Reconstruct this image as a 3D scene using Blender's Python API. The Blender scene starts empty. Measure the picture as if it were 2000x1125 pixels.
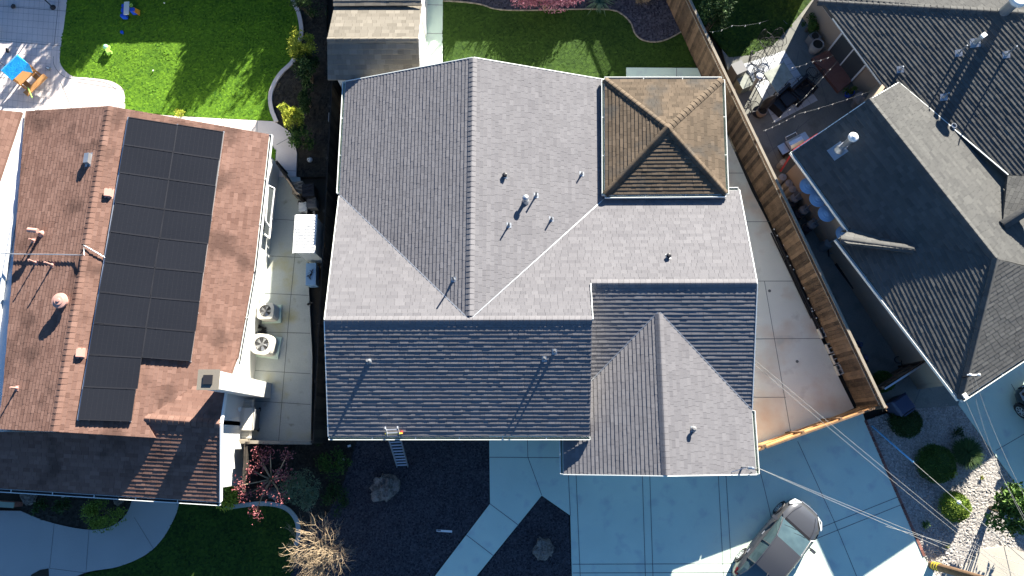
import bpy, math, random
from mathutils import Vector, noise
R = math.radians
random.seed(7)
sc = bpy.context.scene
col = sc.collection
# ------------------------------------------------------------------ camera (drone, 28 m up, tilted 12 degrees off straight down)
FOC, CXP, CYP, NXP, NYP, CAMH = 1387.0, 1000.0, 562.5, 1015.0, 864.0, 28.0
wz = -Vector((NXP-CXP, -(NYP-CYP), -FOC)).normalized()
wx = Vector((1, 0, 0)); wx = (wx - wx.dot(wz)*wz).normalized()
wy = wz.cross(wx)
cd = bpy.data.cameras.new('camera'); cam = bpy.data.objects.new('camera', cd); col.objects.link(cam)
cd.sensor_width = 36; cd.lens = 36*FOC/2000; cd.clip_end = 2000; cd.clip_start = 0.5
from mathutils import Matrix
rot = Matrix((wx, wy, wz))            # world rows in camera coordinates
cam.matrix_world = Matrix.Translation((0, 0, CAMH)) @ rot.to_4x4()
sc.camera = cam
# ------------------------------------------------------------------ light
AZ, EL = 28.0, 20.5                   # towards the sun: degrees east of +Y, elevation
w = bpy.data.worlds.new('World'); sc.world = w; w.use_nodes = True
nt = w.node_tree; bg = nt.nodes['Background']
sky = nt.nodes.new('ShaderNodeTexSky'); sky.sky_type = 'NISHITA'; sky.sun_disc = False
sky.sun_elevation = R(EL); sky.sun_rotation = R(AZ); sky.air_density = 1.0; sky.dust_density = 0.3; sky.ozone_density = 1.5
mulc = nt.nodes.new('ShaderNodeMix'); mulc.data_type = 'RGBA'; mulc.blend_type = 'MULTIPLY'; mulc.inputs['Factor'].default_value = 1; mulc.inputs['B'].default_value = (.60, .91, 1.27, 1)
nt.links.new(sky.outputs[0], mulc.inputs['A']); nt.links.new(mulc.outputs['Result'], bg.inputs[0]); bg.inputs[1].default_value = 0.033
sd = bpy.data.lights.new('sun', 'SUN'); sd.energy = 5.0; sd.angle = R(0.5); sd.color = (1.0, 0.93, 0.82)
so = bpy.data.objects.new('sun', sd); col.objects.link(so)
SV = Vector((math.sin(R(AZ))*math.cos(R(EL)), math.cos(R(AZ))*math.cos(R(EL)), math.sin(R(EL))))
so.rotation_euler = SV.to_track_quat('Z', 'Y').to_euler(); so.location = (0, 0, 40)
sc.view_settings.view_transform = 'Standard'; sc.view_settings.look = 'None'
sc.view_settings.exposure = 2.2; sc.view_settings.gamma = 1

# ------------------------------------------------------------------ helpers
def P(px, py, h=0.0):                 # point of the survey photo at height h, as a world position
    v = rot @ Vector((px-CXP, -(py-CYP), -FOC)); k = (h-CAMH)/v.z
    return Vector((v.x*k, v.y*k, h))
def G(px, py): p = P(px, py); return (p.x, p.y)
def GL(*pts): return [G(*p) for p in pts]
def onplane(px, py, pl):              # where the line of sight meets the plane z = a x + b y + c
    a, b, c = pl
    v = rot @ Vector((px-CXP, -(py-CYP), -FOC))
    k = (c-CAMH)/(v.z - a*v.x - b*v.y)
    return Vector((v.x*k, v.y*k, CAMH+v.z*k))
def plane3(p, q, r):
    n = (q-p).cross(r-p); return (-n.x/n.z, -n.y/n.z, p.z + (n.x*p.x+n.y*p.y)/n.z)
def zp(pl, x, y): return pl[0]*x+pl[1]*y+pl[2]

class MB:
    def __init__(s): s.v = []; s.f = []; s.m = []; s.t = []
    def add(s, vs, fs, mi=0, tone=None):
        o = len(s.v); s.v += [tuple(q) for q in vs]
        for f in fs: s.f.append([i+o for i in f]); s.m.append(mi); s.t.append(random.random() if tone is None else tone)
    def box(s, x, y, z, sx, sy, sz, rz=0, mi=0, tone=None):   # z is the base
        c, n = math.cos(rz), math.sin(rz); vs = []
        for dz in (0, sz):
            for dx, dy in ((-1, -1), (1, -1), (1, 1), (-1, 1)):
                a, b = dx*sx/2, dy*sy/2; vs.append((x+a*c-b*n, y+a*n+b*c, z+dz))
        s.add(vs, [(3, 2, 1, 0), (4, 5, 6, 7), (0, 1, 5, 4), (1, 2, 6, 5), (2, 3, 7, 6), (3, 0, 4, 7)], mi, tone)
    def beam(s, p, q, wd, ht, mi=0, tone=None, up=Vector((0, 0, 1))):
        p, q = Vector(p), Vector(q); d = (q-p).normalized(); sd = d.cross(up)
        sd = sd.normalized() if sd.length > 1e-4 else Vector((1, 0, 0)); u = sd.cross(d)
        vs = [e + sd*a*wd/2 + u*b*ht/2 for e in (p, q) for a, b in ((-1, -1), (1, -1), (1, 1), (-1, 1))]
        s.add(vs, [(3, 2, 1, 0), (4, 5, 6, 7), (0, 1, 5, 4), (1, 2, 6, 5), (2, 3, 7, 6), (3, 0, 4, 7)], mi, tone)
    def cyl(s, p, q, r0, r1=None, n=12, mi=0, cap=True, tone=None):
        r1 = r0 if r1 is None else r1; p, q = Vector(p), Vector(q); d = (q-p).normalized()
        a = d.orthogonal().normalized(); b = d.cross(a)
        vs = [e + (a*math.cos(2*math.pi*i/n)+b*math.sin(2*math.pi*i/n))*r for e, r in ((p, r0), (q, r1)) for i in range(n)]
        fs = [(i, (i+1) % n, n+(i+1) % n, n+i) for i in range(n)]
        if cap: fs += [tuple(range(n-1, -1, -1)), tuple(range(n, 2*n))]
        s.add(vs, fs, mi, tone)
    def tube(s, pts, r, n=6, mi=0, tone=None):
        pts = [Vector(p) for p in pts]; vs = []; m = len(pts)
        for k, p in enumerate(pts):
            d = (pts[min(k+1, m-1)]-pts[max(k-1, 0)]).normalized()
            a = d.cross(Vector((0.13, 0.2, 1))).normalized(); b = d.cross(a)
            rr = r(k/(m-1)) if callable(r) else r
            vs += [p+(a*math.cos(2*math.pi*i/n)+b*math.sin(2*math.pi*i/n))*rr for i in range(n)]
        fs = [(k*n+i, k*n+(i+1) % n, (k+1)*n+(i+1) % n, (k+1)*n+i) for k in range(m-1) for i in range(n)]
        fs += [tuple(range(n-1, -1, -1)), tuple(range((m-1)*n, m*n))]
        s.add(vs, fs, mi, tone)
    def lathe(s, x, y, z, prof, n=16, mi=0, tone=None):        # prof = [(r, z), ...]
        vs = [(x+r*math.cos(2*math.pi*i/n), y+r*math.sin(2*math.pi*i/n), z+h) for r, h in prof for i in range(n)]
        fs = [(k*n+i, k*n+(i+1) % n, (k+1)*n+(i+1) % n, (k+1)*n+i) for k in range(len(prof)-1) for i in range(n)]
        fs += [tuple(range(n-1, -1, -1)), tuple(range((len(prof)-1)*n, len(prof)*n))]
        s.add(vs, fs, mi, tone)
    def prism(s, poly, z0, z1, mi=0, tone=None):               # poly = [(x, y)], either winding
        ar = sum(poly[i-1][0]*poly[i][1]-poly[i][0]*poly[i-1][1] for i in range(len(poly)))
        if ar < 0: poly = poly[::-1]
        n = len(poly); vs = [(a, b, z0) for a, b in poly]+[(a, b, z1) for a, b in poly]
        s.add(vs, [tuple(range(n-1, -1, -1)), tuple(range(n, 2*n))]+[(i, (i+1) % n, n+(i+1) % n, n+i) for i in range(n)], mi, tone)
    def slab(s, pts, th, mi=0, tone=None):                     # pts 3D (counter-clockwise from above), th downwards
        n = len(pts); vs = list(pts)+[Vector(p)-Vector((0, 0, th)) for p in pts]
        s.add(vs, [tuple(range(n)), tuple(range(2*n-1, n-1, -1))]+[(i, n+i, n+(i+1) % n, (i+1) % n) for i in range(n)], mi, tone)
    def line(s, a, b, wd, z, mi=0, th=0.0):                    # flat strip on the ground from a to b (world xy)
        d = Vector((b[0]-a[0], b[1]-a[1])).normalized(); nx, ny = -d.y*wd/2, d.x*wd/2
        vs = [(a[0]-nx, a[1]-ny, z), (b[0]-nx, b[1]-ny, z), (b[0]+nx, b[1]+ny, z), (a[0]+nx, a[1]+ny, z)]
        s.add(vs, [(0, 1, 2, 3)], mi, 0.5)
    def ball(s, c, r, n=10, mi=0, sq=1.0, rough=0.0, seed=0.0, tone=None):
        m = max(4, n//2+1); prof = []
        c = Vector(c); vs = []
        for k in range(m+1):
            ph = math.pi*k/m
            for i in range(n):
                th = 2*math.pi*i/n; d = Vector((math.sin(ph)*math.cos(th), math.sin(ph)*math.sin(th), math.cos(ph)))
                rr = r*(1+rough*noise.noise(d*1.7+Vector((seed, seed*.7, 0)))+rough*.5*noise.noise(d*4+Vector((seed, 0, 3))))
                vs.append(c+Vector((d.x*rr, d.y*rr, d.z*rr*sq)))
        fs = [(k*n+i, (k+1)*n+i, (k+1)*n+(i+1) % n, k*n+(i+1) % n) for k in range(m) for i in range(n)]
        s.add(vs, fs, mi, tone)
    def leaf(s, p, size, asp=0.45, up=0.35, mi=0, tone=None, d=None):
        a = Vector((random.gauss(0, 1), random.gauss(0, 1), random.gauss(0, 1)+up)) if d is None else Vector(d)
        a.normalize(); b = a.cross(Vector((random.gauss(0, 1), random.gauss(0, 1), random.gauss(0, 1)))).normalized()
        c = a.cross(b)*size*.12; L = a*size; W = b*size*asp/2; p = Vector(p)
        s.add([p, p+L*.5-W+c, p+L, p+L*.5+W+c], [(0, 1, 2, 3)], mi, tone)

def build(name, mb, mats, org=(0, 0, 0), smooth=False):
    me = bpy.data.meshes.new(name); o3 = org
    me.from_pydata([(a-o3[0], b-o3[1], c-o3[2]) for a, b, c in mb.v], [], mb.f)
    if not isinstance(mats, (list, tuple)): mats = [mats]
    for m in mats: me.materials.append(m)
    me.polygons.foreach_set('material_index', mb.m)
    at = me.attributes.new('tone', 'FLOAT', 'FACE'); at.data.foreach_set('value', mb.t)
    if smooth: me.polygons.foreach_set('use_smooth', [True]*len(mb.f))
    me.validate(); me.update()
    return me
def tag(o, label, cat, group=None, kind=None):
    if label: o['label'] = label
    if cat: o['category'] = cat
    if group: o['group'] = group
    if kind: o['kind'] = kind
    return o
def thing(name, label, cat, loc, group=None):
    o = bpy.data.objects.new(name, None); col.objects.link(o); o.location = tuple(loc); o.empty_display_size = .2
    return tag(o, label, cat, group)
def part(name, mb, mats, parent, smooth=False, label=None):    # mb in world coordinates; its thing's origin is taken off
    r = parent
    while r.parent: r = r.parent
    o = bpy.data.objects.new(name, build(name, mb, mats, tuple(r.location), smooth)); col.objects.link(o); o.parent = parent
    if label: o['label'] = label
    return o
def single(name, mb, mats, label, cat, group=None, smooth=False, org=None, kind=None):
    if org is None:
        xs = [v[0] for v in mb.v]; ys = [v[1] for v in mb.v]; org = ((min(xs)+max(xs))/2, (min(ys)+max(ys))/2, min(v[2] for v in mb.v))
    o = bpy.data.objects.new(name, build(name, mb, mats, org, smooth)); col.objects.link(o); o.location = org
    return tag(o, label, cat, group, kind)
def struct(name, mb, mats, kind='structure', smooth=False):
    o = bpy.data.objects.new(name, build(name, mb, mats, (0, 0, 0), smooth)); col.objects.link(o); o['kind'] = kind
    return o
def dup(root, loc, rz=0.0, label=None, group=None, scale=None):
    r = root.copy(); col.objects.link(r); r.location = tuple(loc); r.rotation_euler = (0, 0, rz)
    if scale: r.scale = scale
    if label: r['label'] = label
    if group: r['group'] = group
    def rec(src, dst):
        for ch in list(src.children):
            c = ch.copy(); col.objects.link(c); c.parent = dst; rec(ch, c)
    rec(root, r)
    return r

# ------------------------------------------------------------------ materials
def mat(name, c1, c2=None, rough=0.8, tone=0.0, ns=3.0, na=0.0, fs=0.0, fa=0.0, bs=0.0, bd=0.0, metal=0.0, stain=None, spec=0.3, trans=0.0, coat=0.0):
    """c1-c2 mixed by the per-face tone and by noise (ns, na); fine grain (fs, fa); bump (bs, bd metres); stain=(colour, scale, low, high)"""
    m = bpy.data.materials.new(name); m.use_nodes = True; n = m.node_tree.nodes; l = m.node_tree.links
    b = n['Principled BSDF']; b.inputs['Roughness'].default_value = rough; b.inputs['Metallic'].default_value = metal
    b.inputs['Specular IOR Level'].default_value = spec
    if coat: b.inputs['Coat Weight'].default_value = coat; b.inputs['Coat Roughness'].default_value = .08
    c2 = c2 or c1
    geo = n.new('ShaderNodeNewGeometry').outputs['Position']
    def noi(scale, det=3):
        t = n.new('ShaderNodeTexNoise'); t.inputs['Scale'].default_value = scale; t.inputs['Detail'].default_value = det
        l.new(geo, t.inputs['Vector']); return t.outputs['Fac']
    def math_(op, a, b_, cl=False):
        t = n.new('ShaderNodeMath'); t.operation = op; t.use_clamp = cl
        for i, q in enumerate((a, b_)):
            if isinstance(q, (int, float)): t.inputs[i].default_value = q
            else: l.new(q, t.inputs[i])
        return t.outputs[0]
    fac = 0.5
    if tone:
        a = n.new('ShaderNodeAttribute'); a.attribute_name = 'tone'
        fac = math_('ADD', math_('MULTIPLY', math_('SUBTRACT', a.outputs['Fac'], .5), tone), fac)
    if na: fac = math_('ADD', math_('MULTIPLY', math_('SUBTRACT', noi(ns), .5), na*2.2), fac)
    if fa: fac = math_('ADD', math_('MULTIPLY', math_('SUBTRACT', noi(fs, 2), .5), fa*2.2), fac)
    mx = n.new('ShaderNodeMix'); mx.data_type = 'RGBA'; mx.inputs['A'].default_value = (*c1, 1); mx.inputs['B'].default_value = (*c2, 1)
    if isinstance(fac, float): mx.inputs['Factor'].default_value = fac
    else: l.new(fac, mx.inputs['Factor'])
    out = mx.outputs['Result']
    for st in (stain or []):
        cs, ss, lo, hi = st
        r = n.new('ShaderNodeMapRange'); r.inputs['From Min'].default_value = lo; r.inputs['From Max'].default_value = hi
        l.new(noi(ss, 5), r.inputs['Value'])
        m2 = n.new('ShaderNodeMix'); m2.data_type = 'RGBA'; m2.inputs['B'].default_value = (*cs, 1)
        l.new(out, m2.inputs['A']); l.new(math_('MULTIPLY', r.outputs[0], .8), m2.inputs['Factor']); out = m2.outputs['Result']
    l.new(out, b.inputs['Base Color'])
    if bd:
        bp = n.new('ShaderNodeBump'); bp.inputs['Distance'].default_value = bd; bp.inputs['Strength'].default_value = 1
        l.new(noi(bs, 4), bp.inputs['Height']); l.new(bp.outputs[0], b.inputs['Normal'])
    if trans: b.inputs['Transmission Weight'].default_value = trans
    return m
M = {}
M['sh_grey'] = mat('grey shingle', (0.122, 0.119, 0.127), (0.182, 0.178, 0.186), .9, .6, .5, .2, 60, .35, 90, .004)
M['sh_brown'] = mat('weathered brown shingle', (0.062, 0.046, 0.03), (0.15, 0.112, 0.076), .9, .8, .6, .25, 60, .35, 90, .004, stain=[((0.063, 0.0595, 0.0525), .9, .55, .7)])
M['sh_red'] = mat('red brown shingle', (0.1237, 0.066, 0.0495), (0.225, 0.1335, 0.1035), .9, .75, .7, .2, 60, .35, 90, .004, stain=[((0.075, 0.04125, 0.0315), .9, .54, .68)])
M['sh_dark'] = mat('charcoal shingle', (0.052, 0.053, 0.052), (0.112, 0.112, 0.105), .9, .6, .6, .2, 60, .35, 90, .004)
M['sh_tan'] = mat('tan shingle', (0.125, 0.112, 0.09), (0.215, 0.195, 0.16), .9, .8, .5, .3, 60, .3, 90, .004)
M['white'] = mat('white paint', (.72, .73, .72), (.80, .80, .78), .55, .3, 3, .3)
M['trim'] = mat('gutter white', (.66, .70, .66), (.78, .80, .76), .45, .3, 4, .4)
M['green_paint'] = mat('pale green paint', (0.225, 0.285, 0.21), (0.315, 0.36, 0.285), .6, .4, 3, .3)
M['stucco'] = mat('cream stucco', (.62, .60, .54), (.70, .68, .62), .9, 0, 3, .4, 40, .3, 60, .006)
M['stucco_tan'] = mat('tan stucco', (0.345, 0.27, 0.195), (0.405, 0.3225, 0.24), .9, 0, 3, .4, 40, .3, 60, .006)
M['stucco_blue'] = mat('pale stucco', (.55, .57, .56), (.62, .63, .60), .9, 0, 3, .4, 40, .3, 60, .006)
M['conc'] = mat('broom concrete', (.54, .67, .57), (.68, .80, .66), .85, 0, .9, .5, 25, .25, 60, .003, stain=[((.44, .50, .50), 1.7, .55, .8)])
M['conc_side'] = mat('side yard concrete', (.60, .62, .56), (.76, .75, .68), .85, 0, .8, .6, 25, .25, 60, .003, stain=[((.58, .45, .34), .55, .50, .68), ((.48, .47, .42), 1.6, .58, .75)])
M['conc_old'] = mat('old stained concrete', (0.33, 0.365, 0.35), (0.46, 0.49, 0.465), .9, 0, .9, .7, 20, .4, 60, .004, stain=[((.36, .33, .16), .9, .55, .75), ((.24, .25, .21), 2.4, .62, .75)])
M['conc_pink'] = mat('stamped pink concrete', (.56, .49, .46), (.72, .65, .61), .85, 0, 1.2, .5, 20, .3, 60, .003)
M['aggr'] = mat('exposed aggregate', (0.3, 0.3, 0.285), (0.5, 0.49, 0.46), .9, 0, 1.0, .2, 45, 1.2, 45, .008)
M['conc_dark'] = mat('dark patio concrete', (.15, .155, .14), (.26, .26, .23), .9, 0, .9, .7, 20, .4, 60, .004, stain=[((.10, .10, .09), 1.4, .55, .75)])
M['pave'] = mat('worn pavement', (.36, .33, .27), (.48, .44, .37), .9, 0, 1.2, .6, 25, .3, 60, .003)
M['joint'] = mat('joint', (.10, .11, .11), (.16, .17, .17), .95)
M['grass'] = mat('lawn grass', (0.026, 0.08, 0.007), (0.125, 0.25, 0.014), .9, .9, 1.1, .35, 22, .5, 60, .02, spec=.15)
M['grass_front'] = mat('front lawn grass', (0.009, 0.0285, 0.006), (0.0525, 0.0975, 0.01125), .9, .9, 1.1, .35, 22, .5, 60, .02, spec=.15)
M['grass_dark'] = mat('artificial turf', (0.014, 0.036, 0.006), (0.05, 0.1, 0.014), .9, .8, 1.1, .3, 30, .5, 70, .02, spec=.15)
M['mulch'] = mat('black mulch', (0.013, 0.0125, 0.017), (0.078, 0.076, 0.086), .95, 1.0, 2, .2, 30, .6, 50, .02)
M['soil'] = mat('dark soil', (0.01875, 0.0165, 0.012), (0.05625, 0.04875, 0.0375), .95, 1.0, 1.2, .5, 25, .5, 40, .02)
M['gravel'] = mat('pale gravel', (0.21, 0.195, 0.18), (0.42, 0.395, 0.36), .9, 1.6, 2, .2, 30, .8, 40, .02)
M['lava'] = mat('purple gravel', (0.024, 0.0224, 0.032), (0.096, 0.092, 0.112), .95, 1.4, 2, .2, 30, .6, 40, .02)
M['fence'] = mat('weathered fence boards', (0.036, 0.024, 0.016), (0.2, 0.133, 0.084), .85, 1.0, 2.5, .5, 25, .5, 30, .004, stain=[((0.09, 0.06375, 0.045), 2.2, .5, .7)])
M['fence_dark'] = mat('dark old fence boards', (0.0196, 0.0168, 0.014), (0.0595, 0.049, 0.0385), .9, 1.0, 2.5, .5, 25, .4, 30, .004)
M['cedar'] = mat('fresh cedar boards', (.38, .20, .08), (.60, .36, .17), .7, .9, 3, .4, 30, .3)
M['timber'] = mat('grey timber', (0.16, 0.136, 0.104), (0.336, 0.296, 0.232), .85, .9, 3, .4, 30, .3)
M['panel'] = mat('solar cell', (0.011, 0.0125, 0.017), (0.017, 0.019, 0.025), .3, .25, .5, .3, 50, .5, spec=.1)
M['panel_line'] = mat('panel frame', (.035, .036, .042), None, .35, metal=.4)
M['black'] = mat('black metal', (.012, .012, .014), (.03, .03, .035), .45, .5)
M['iron'] = mat('iron rail', (0.01125, 0.01125, 0.012), (0.03, 0.03, 0.03375), .5, .5)
M['metal'] = mat('galvanised metal', (0.36, 0.39, 0.4125), (0.495, 0.5175, 0.54), .35, .4, 6, .4, metal=.7)
M['alu'] = mat('aluminium', (.62, .64, .66), None, .35, metal=.75)
M['cream'] = mat('cream enamel', (.55, .53, .46), (.66, .64, .57), .5, .3)
M['pink'] = mat('painted vent pink', (0.4, 0.216, 0.176), (0.48, 0.288, 0.24), .6, .3)
M['glass'] = mat('window glass', (.05, .06, .065), (.08, .09, .09), .06, spec=.8)
M['leaf'] = mat('green leaves', (0.028, 0.066, 0.012), (0.11, 0.2, 0.035), .7, 1.0, spec=.25)
M['leaf_dark'] = mat('dark leaves', (0.015, 0.04, 0.01), (0.065, 0.12, 0.028), .7, 1.0, spec=.25)
M['leaf_yellow'] = mat('yellow green leaves', (.20, .26, .02), (.52, .52, .06), .7, 1.0, spec=.25)
M['leaf_grey'] = mat('grey green leaves', (.08, .13, .07), (.20, .27, .15), .7, 1.0, spec=.25)
M['leaf_lime'] = mat('lime leaves', (.09, .16, .02), (.28, .36, .05), .7, 1.0, spec=.25)
M['leaf_red'] = mat('dark red leaves', (0.128, 0.028, 0.032), (0.368, 0.136, 0.144), .7, 1.0, spec=.25)
M['blossom'] = mat('pink blossom', (0.224, 0.042, 0.077), (0.504, 0.252, 0.308), .8, 1.0)
M['twig'] = mat('dry twigs', (0.24, 0.168, 0.096), (0.496, 0.384, 0.248), .9, 1.0)
M['bark'] = mat('bark', (.10, .075, .05), (.22, .17, .12), .9, 1.0, 8, .5)
M['rock'] = mat('field stone', (0.078, 0.065, 0.0585), (0.247, 0.2145, 0.182), .9, .5, 5, 1.0, 20, .6, 14, .03)
M['brick'] = mat('red brick', (0.15, 0.06375, 0.04875), (0.27, 0.1275, 0.0975), .9, 1.0, 10, .4)
M['block'] = mat('cinder block', (.36, .35, .33), (.48, .47, .44), .95, .4, 20, .4)
M['blue_tarp'] = mat('blue tarp', (.01, .20, .62), (.02, .42, .80), .4, .6, 5, .6, bs=18, bd=.02)
M['toy_blue'] = mat('blue plastic', (.01, .06, .55), (.02, .10, .65), .4)
M['toy_white'] = mat('cream plastic', (.66, .65, .58), None, .45)
M['toy_orange'] = mat('orange plastic', (.75, .30, .02), None, .45)
M['toy_green'] = mat('green plastic', (.28, .55, .10), (.35, .62, .12), .45)
M['toy_mint'] = mat('mint plastic', (.30, .62, .45), None, .45)
M['orange_wood'] = mat('orange wood', (0.336, 0.16, 0.056), (0.416, 0.216, 0.08), .7, .6, 4, .4)
M['bin_blue'] = mat('blue bin plastic', (0.035, 0.045, 0.085), (0.055, 0.07, 0.12), .45, .3)
M['sky_blue'] = mat('pale blue cover', (0.187, 0.357, 0.578), (0.255, 0.425, 0.629), .6, .3, 3, .3)
M['tan_plastic'] = mat('terracotta', (.20, .15, .12), (.30, .24, .20), .8, .3)
M['planter'] = mat('pale planter', (0.315, 0.2925, 0.27), (0.375, 0.3525, 0.3225), .8, .3)
M['tile'] = mat('pale patio tile', (.46, .49, .52), (.60, .62, .64), .6, .6)
M['slate'] = mat('stained table top', (.16, .18, .15), (.32, .34, .29), .5, .3, 4, .9)
M['red'] = mat('red plastic', (.42, .05, .05), None, .5)
M['wire'] = mat('pale cable', (0.16, 0.165, 0.16), None, .5)
M['bulb'] = mat('glass bulb', (.70, .68, .60), None, .2)
M['guard'] = mat('blue cable guard', (.16, .42, .68), None, .4)
M['yellow'] = mat('yellow band', (.72, .52, .03), None, .5)
M['pole'] = mat('pole wood', (0.088, 0.052, 0.028), (0.192, 0.12, 0.072), .85, .3, 6, .7)
M['silver'] = mat('silver car paint', (0.09, 0.092, 0.098), (0.11, 0.113, 0.118), .28, metal=.6, spec=.5, coat=.6)
M['car_dark'] = mat('dark car paint', (.03, .033, .04), None, .25, metal=.4, spec=.5, coat=.6)
M['tyre'] = mat('tyre rubber', (.018, .018, .018), (.03, .03, .03), .8)
M['lamp_glass'] = mat('lamp glass', (.30, .33, .35), None, .1, spec=.8)
M['tail'] = mat('tail lamp', (.35, .02, .02), None, .15, spec=.6)
M['cardash'] = mat('car glass', (0.03, 0.05, 0.055), (0.05, 0.08, 0.085), .08, 0, 3, .8, spec=.9)
M['plastic_grey'] = mat('grey plastic', (0.15, 0.15, 0.15), (0.21, 0.21, 0.21), .6, .4)
M['yellow_strap'] = mat('yellow strap', (.75, .60, .05), None, .6)
# ------------------------------------------------------------------ shingled roofs
def clip(poly, a, b):                 # keep the part of poly left of the line a-b
    out = []; n = len(poly)
    def sd(p): return (b[0]-a[0])*(p[1]-a[1])-(b[1]-a[1])*(p[0]-a[0])
    for i in range(n):
        p, q = poly[i], poly[(i+1) % n]; sp, sq = sd(p), sd(q)
        if sp >= 0: out.append(p)
        if (sp > 0 and sq < 0) or (sp < 0 and sq > 0):
            t = sp/(sp-sq); out.append((p[0]+(q[0]-p[0])*t, p[1]+(q[1]-p[1])*t))
    return out
def shingles(mb, pl, poly, ex=.142, tw=.27, th=.017, down=None, mi=0):
    """real overlapping tabs laid course by course on the plane z = a x + b y + c, cut to the outline"""
    a, b, c = pl; s = math.hypot(a, b)
    vx, vy = (a/s, b/s) if down is None else down   # up the slope
    ux, uy = vy, -vx
    eh = ex/math.sqrt(1+s*s)
    loc = [(x*ux+y*uy, x*vx+y*vy) for x, y in poly]
    ar = sum(loc[i-1][0]*loc[i][1]-loc[i][0]*loc[i-1][1] for i in range(len(loc)))
    if ar < 0: loc = loc[::-1]
    u0, u1 = min(p[0] for p in loc), max(p[0] for p in loc); w0, w1 = min(p[1] for p in loc), max(p[1] for p in loc)
    wv = w0; ci = 0
    while wv < w1:
        u = u0 - random.random()*tw; base = random.uniform(-.12, .12)
        while u < u1:
            wd = tw*random.uniform(.55, 1.35); q = [(u, wv), (u+wd, wv), (u+wd, wv+eh), (u, wv+eh)]
            pg = loc
            for i in range(4):
                pg = clip(pg, q[i], q[(i+1) % 4])
                if len(pg) < 3: break
            if len(pg) >= 3:
                hi = th*random.choice((.85, 1, 1, 1.2)); tn = min(1, max(0, random.gauss(.5, .24)+base)); n = len(pg)
                gap = .007
                top = []; bot = []
                for (pu, pw) in pg:
                    if pu > u+wd-1e-5: pu -= gap
                    f = 1-(pw-wv)/eh; x = pu*ux+pw*vx; y = pu*uy+pw*vy; z = a*x+b*y+c
                    top.append((x, y, z+.002+hi*f)); bot.append((x, y, z-.004))
                fs = [tuple(range(n))]+[(i, i+n, (i+1) % n+n, (i+1) % n) for i in range(n)]
                mb.add(top+bot, fs, mi, tn)
            u += wd
        wv += eh; ci += 1
def ccw(pts):
    ar = sum(pts[i-1][0]*pts[i][1]-pts[i][0]*pts[i-1][1] for i in range(len(pts)))
    return pts if ar > 0 else pts[::-1]
def roofplane(mb, pl, poly, th=.14, **k):
    poly = ccw(list(poly)); shingles(mb, pl, poly, **k)
    mb.slab([Vector((x, y, zp(pl, x, y)-.004)) for x, y in poly], th, 0, .12)
def ridge(mb, p, q, sl, sr, wd=.15, hgt=.03, ex=.19, mi=0):
    """ridge caps from p to q; sl / sr = fall per metre on the left / right"""
    p, q = Vector(p), Vector(q); d = q-p; L = d.length; n = max(1, int(L/ex)); hd = Vector((d.x, d.y, 0)).normalized(); lf = Vector((-hd.y, hd.x, 0))
    for i in range(n):
        a = p+d*(i/n); b = p+d*((i+1)/n)-d.normalized()*.008; tn = min(1, max(0, random.gauss(.45, .2)))
        vs = []
        for e, hh in ((a, hgt), (b, hgt*1.35)):
            for o, s in ((wd, sl), (wd*.3, sl), (0, 0), (-wd*.3, sr), (-wd, sr)):
                vs.append(e+lf*o+Vector((0, 0, hh*(1 if abs(o) < wd*.9 else .55)-s*abs(o))))
        vs += [v-Vector((0, 0, .05)) for v in vs]
        fs = [(i2, i2+1, i2+6, i2+5) for i2 in range(4)]+[(14-0-0, 13, 18, 19)[::-1]]
        fs += [(i2, i2+10, i2+11, i2+1) for i2 in range(4)]+[(i2+5, i2+6, i2+16, i2+15) for i2 in range(4)]+[(0, 5, 15, 10), (4, 14, 19, 9)]
        mb.add(vs, fs, mi, tn)
def gutter(mb, p, q, out, mi=0, wd=.11, dep=.11):
    """open box gutter from p to q, out = horizontal unit vector away from the roof"""
    p, q = Vector(p), Vector(q); o = Vector((out[0], out[1], 0))
    mb.beam(p+o*wd+Vector((0, 0, -dep/2)), q+o*wd+Vector((0, 0, -dep/2)), .022, dep+.03, mi)
    mb.beam(p+o*.012+Vector((0, 0, -dep/2-.02)), q+o*.012+Vector((0, 0, -dep/2-.02)), .016, dep, mi)
    mb.beam(p+o*wd*.5+Vector((0, 0, -dep)), q+o*wd*.5+Vector((0, 0, -dep)), wd, .012, 1)
    for e in (p, q): mb.beam(e+o*.01+Vector((0, 0, -dep/2)), e+o*wd+Vector((0, 0, -dep/2)), .015, dep+.02, mi)
    L = (q-p).length; k = max(1, int(L/1.4))
    for i in range(1, k): e = p.lerp(q, i/k); mb.beam(e+o*.0, e+o*wd, .025, .01, mi)
def strip(mb, p, q, wd=.032, h=.02, mi=0):
    p, q = Vector(p)+Vector((0, 0, .014)), Vector(q)+Vector((0, 0, .014)); mb.beam(p, q, wd, h, mi, .5)
def wallring(mb, pts, z0, tops, th=.15, mi=0):
    """closed run of walls through pts (xy) up to tops (one height for each point)"""
    n = len(pts)
    for i in range(n):
        a, b = pts[i], pts[(i+1) % n]; d = Vector((b[0]-a[0], b[1]-a[1], 0)).normalized(); o = Vector((-d.y, d.x, 0))*th
        za, zb = tops[i], tops[(i+1) % n]
        A = Vector((a[0], a[1], z0)); B = Vector((b[0], b[1], z0))
        vs = [A, B, B+o, A+o, Vector((a[0], a[1], za)), Vector((b[0], b[1], zb)), Vector((b[0], b[1], zb))+o, Vector((a[0], a[1], za))+o]
        mb.add(vs, [(3, 2, 1, 0), (4, 5, 6, 7), (0, 1, 5, 4), (1, 2, 6, 5), (2, 3, 7, 6), (3, 0, 4, 7)], mi, .5)
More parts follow.
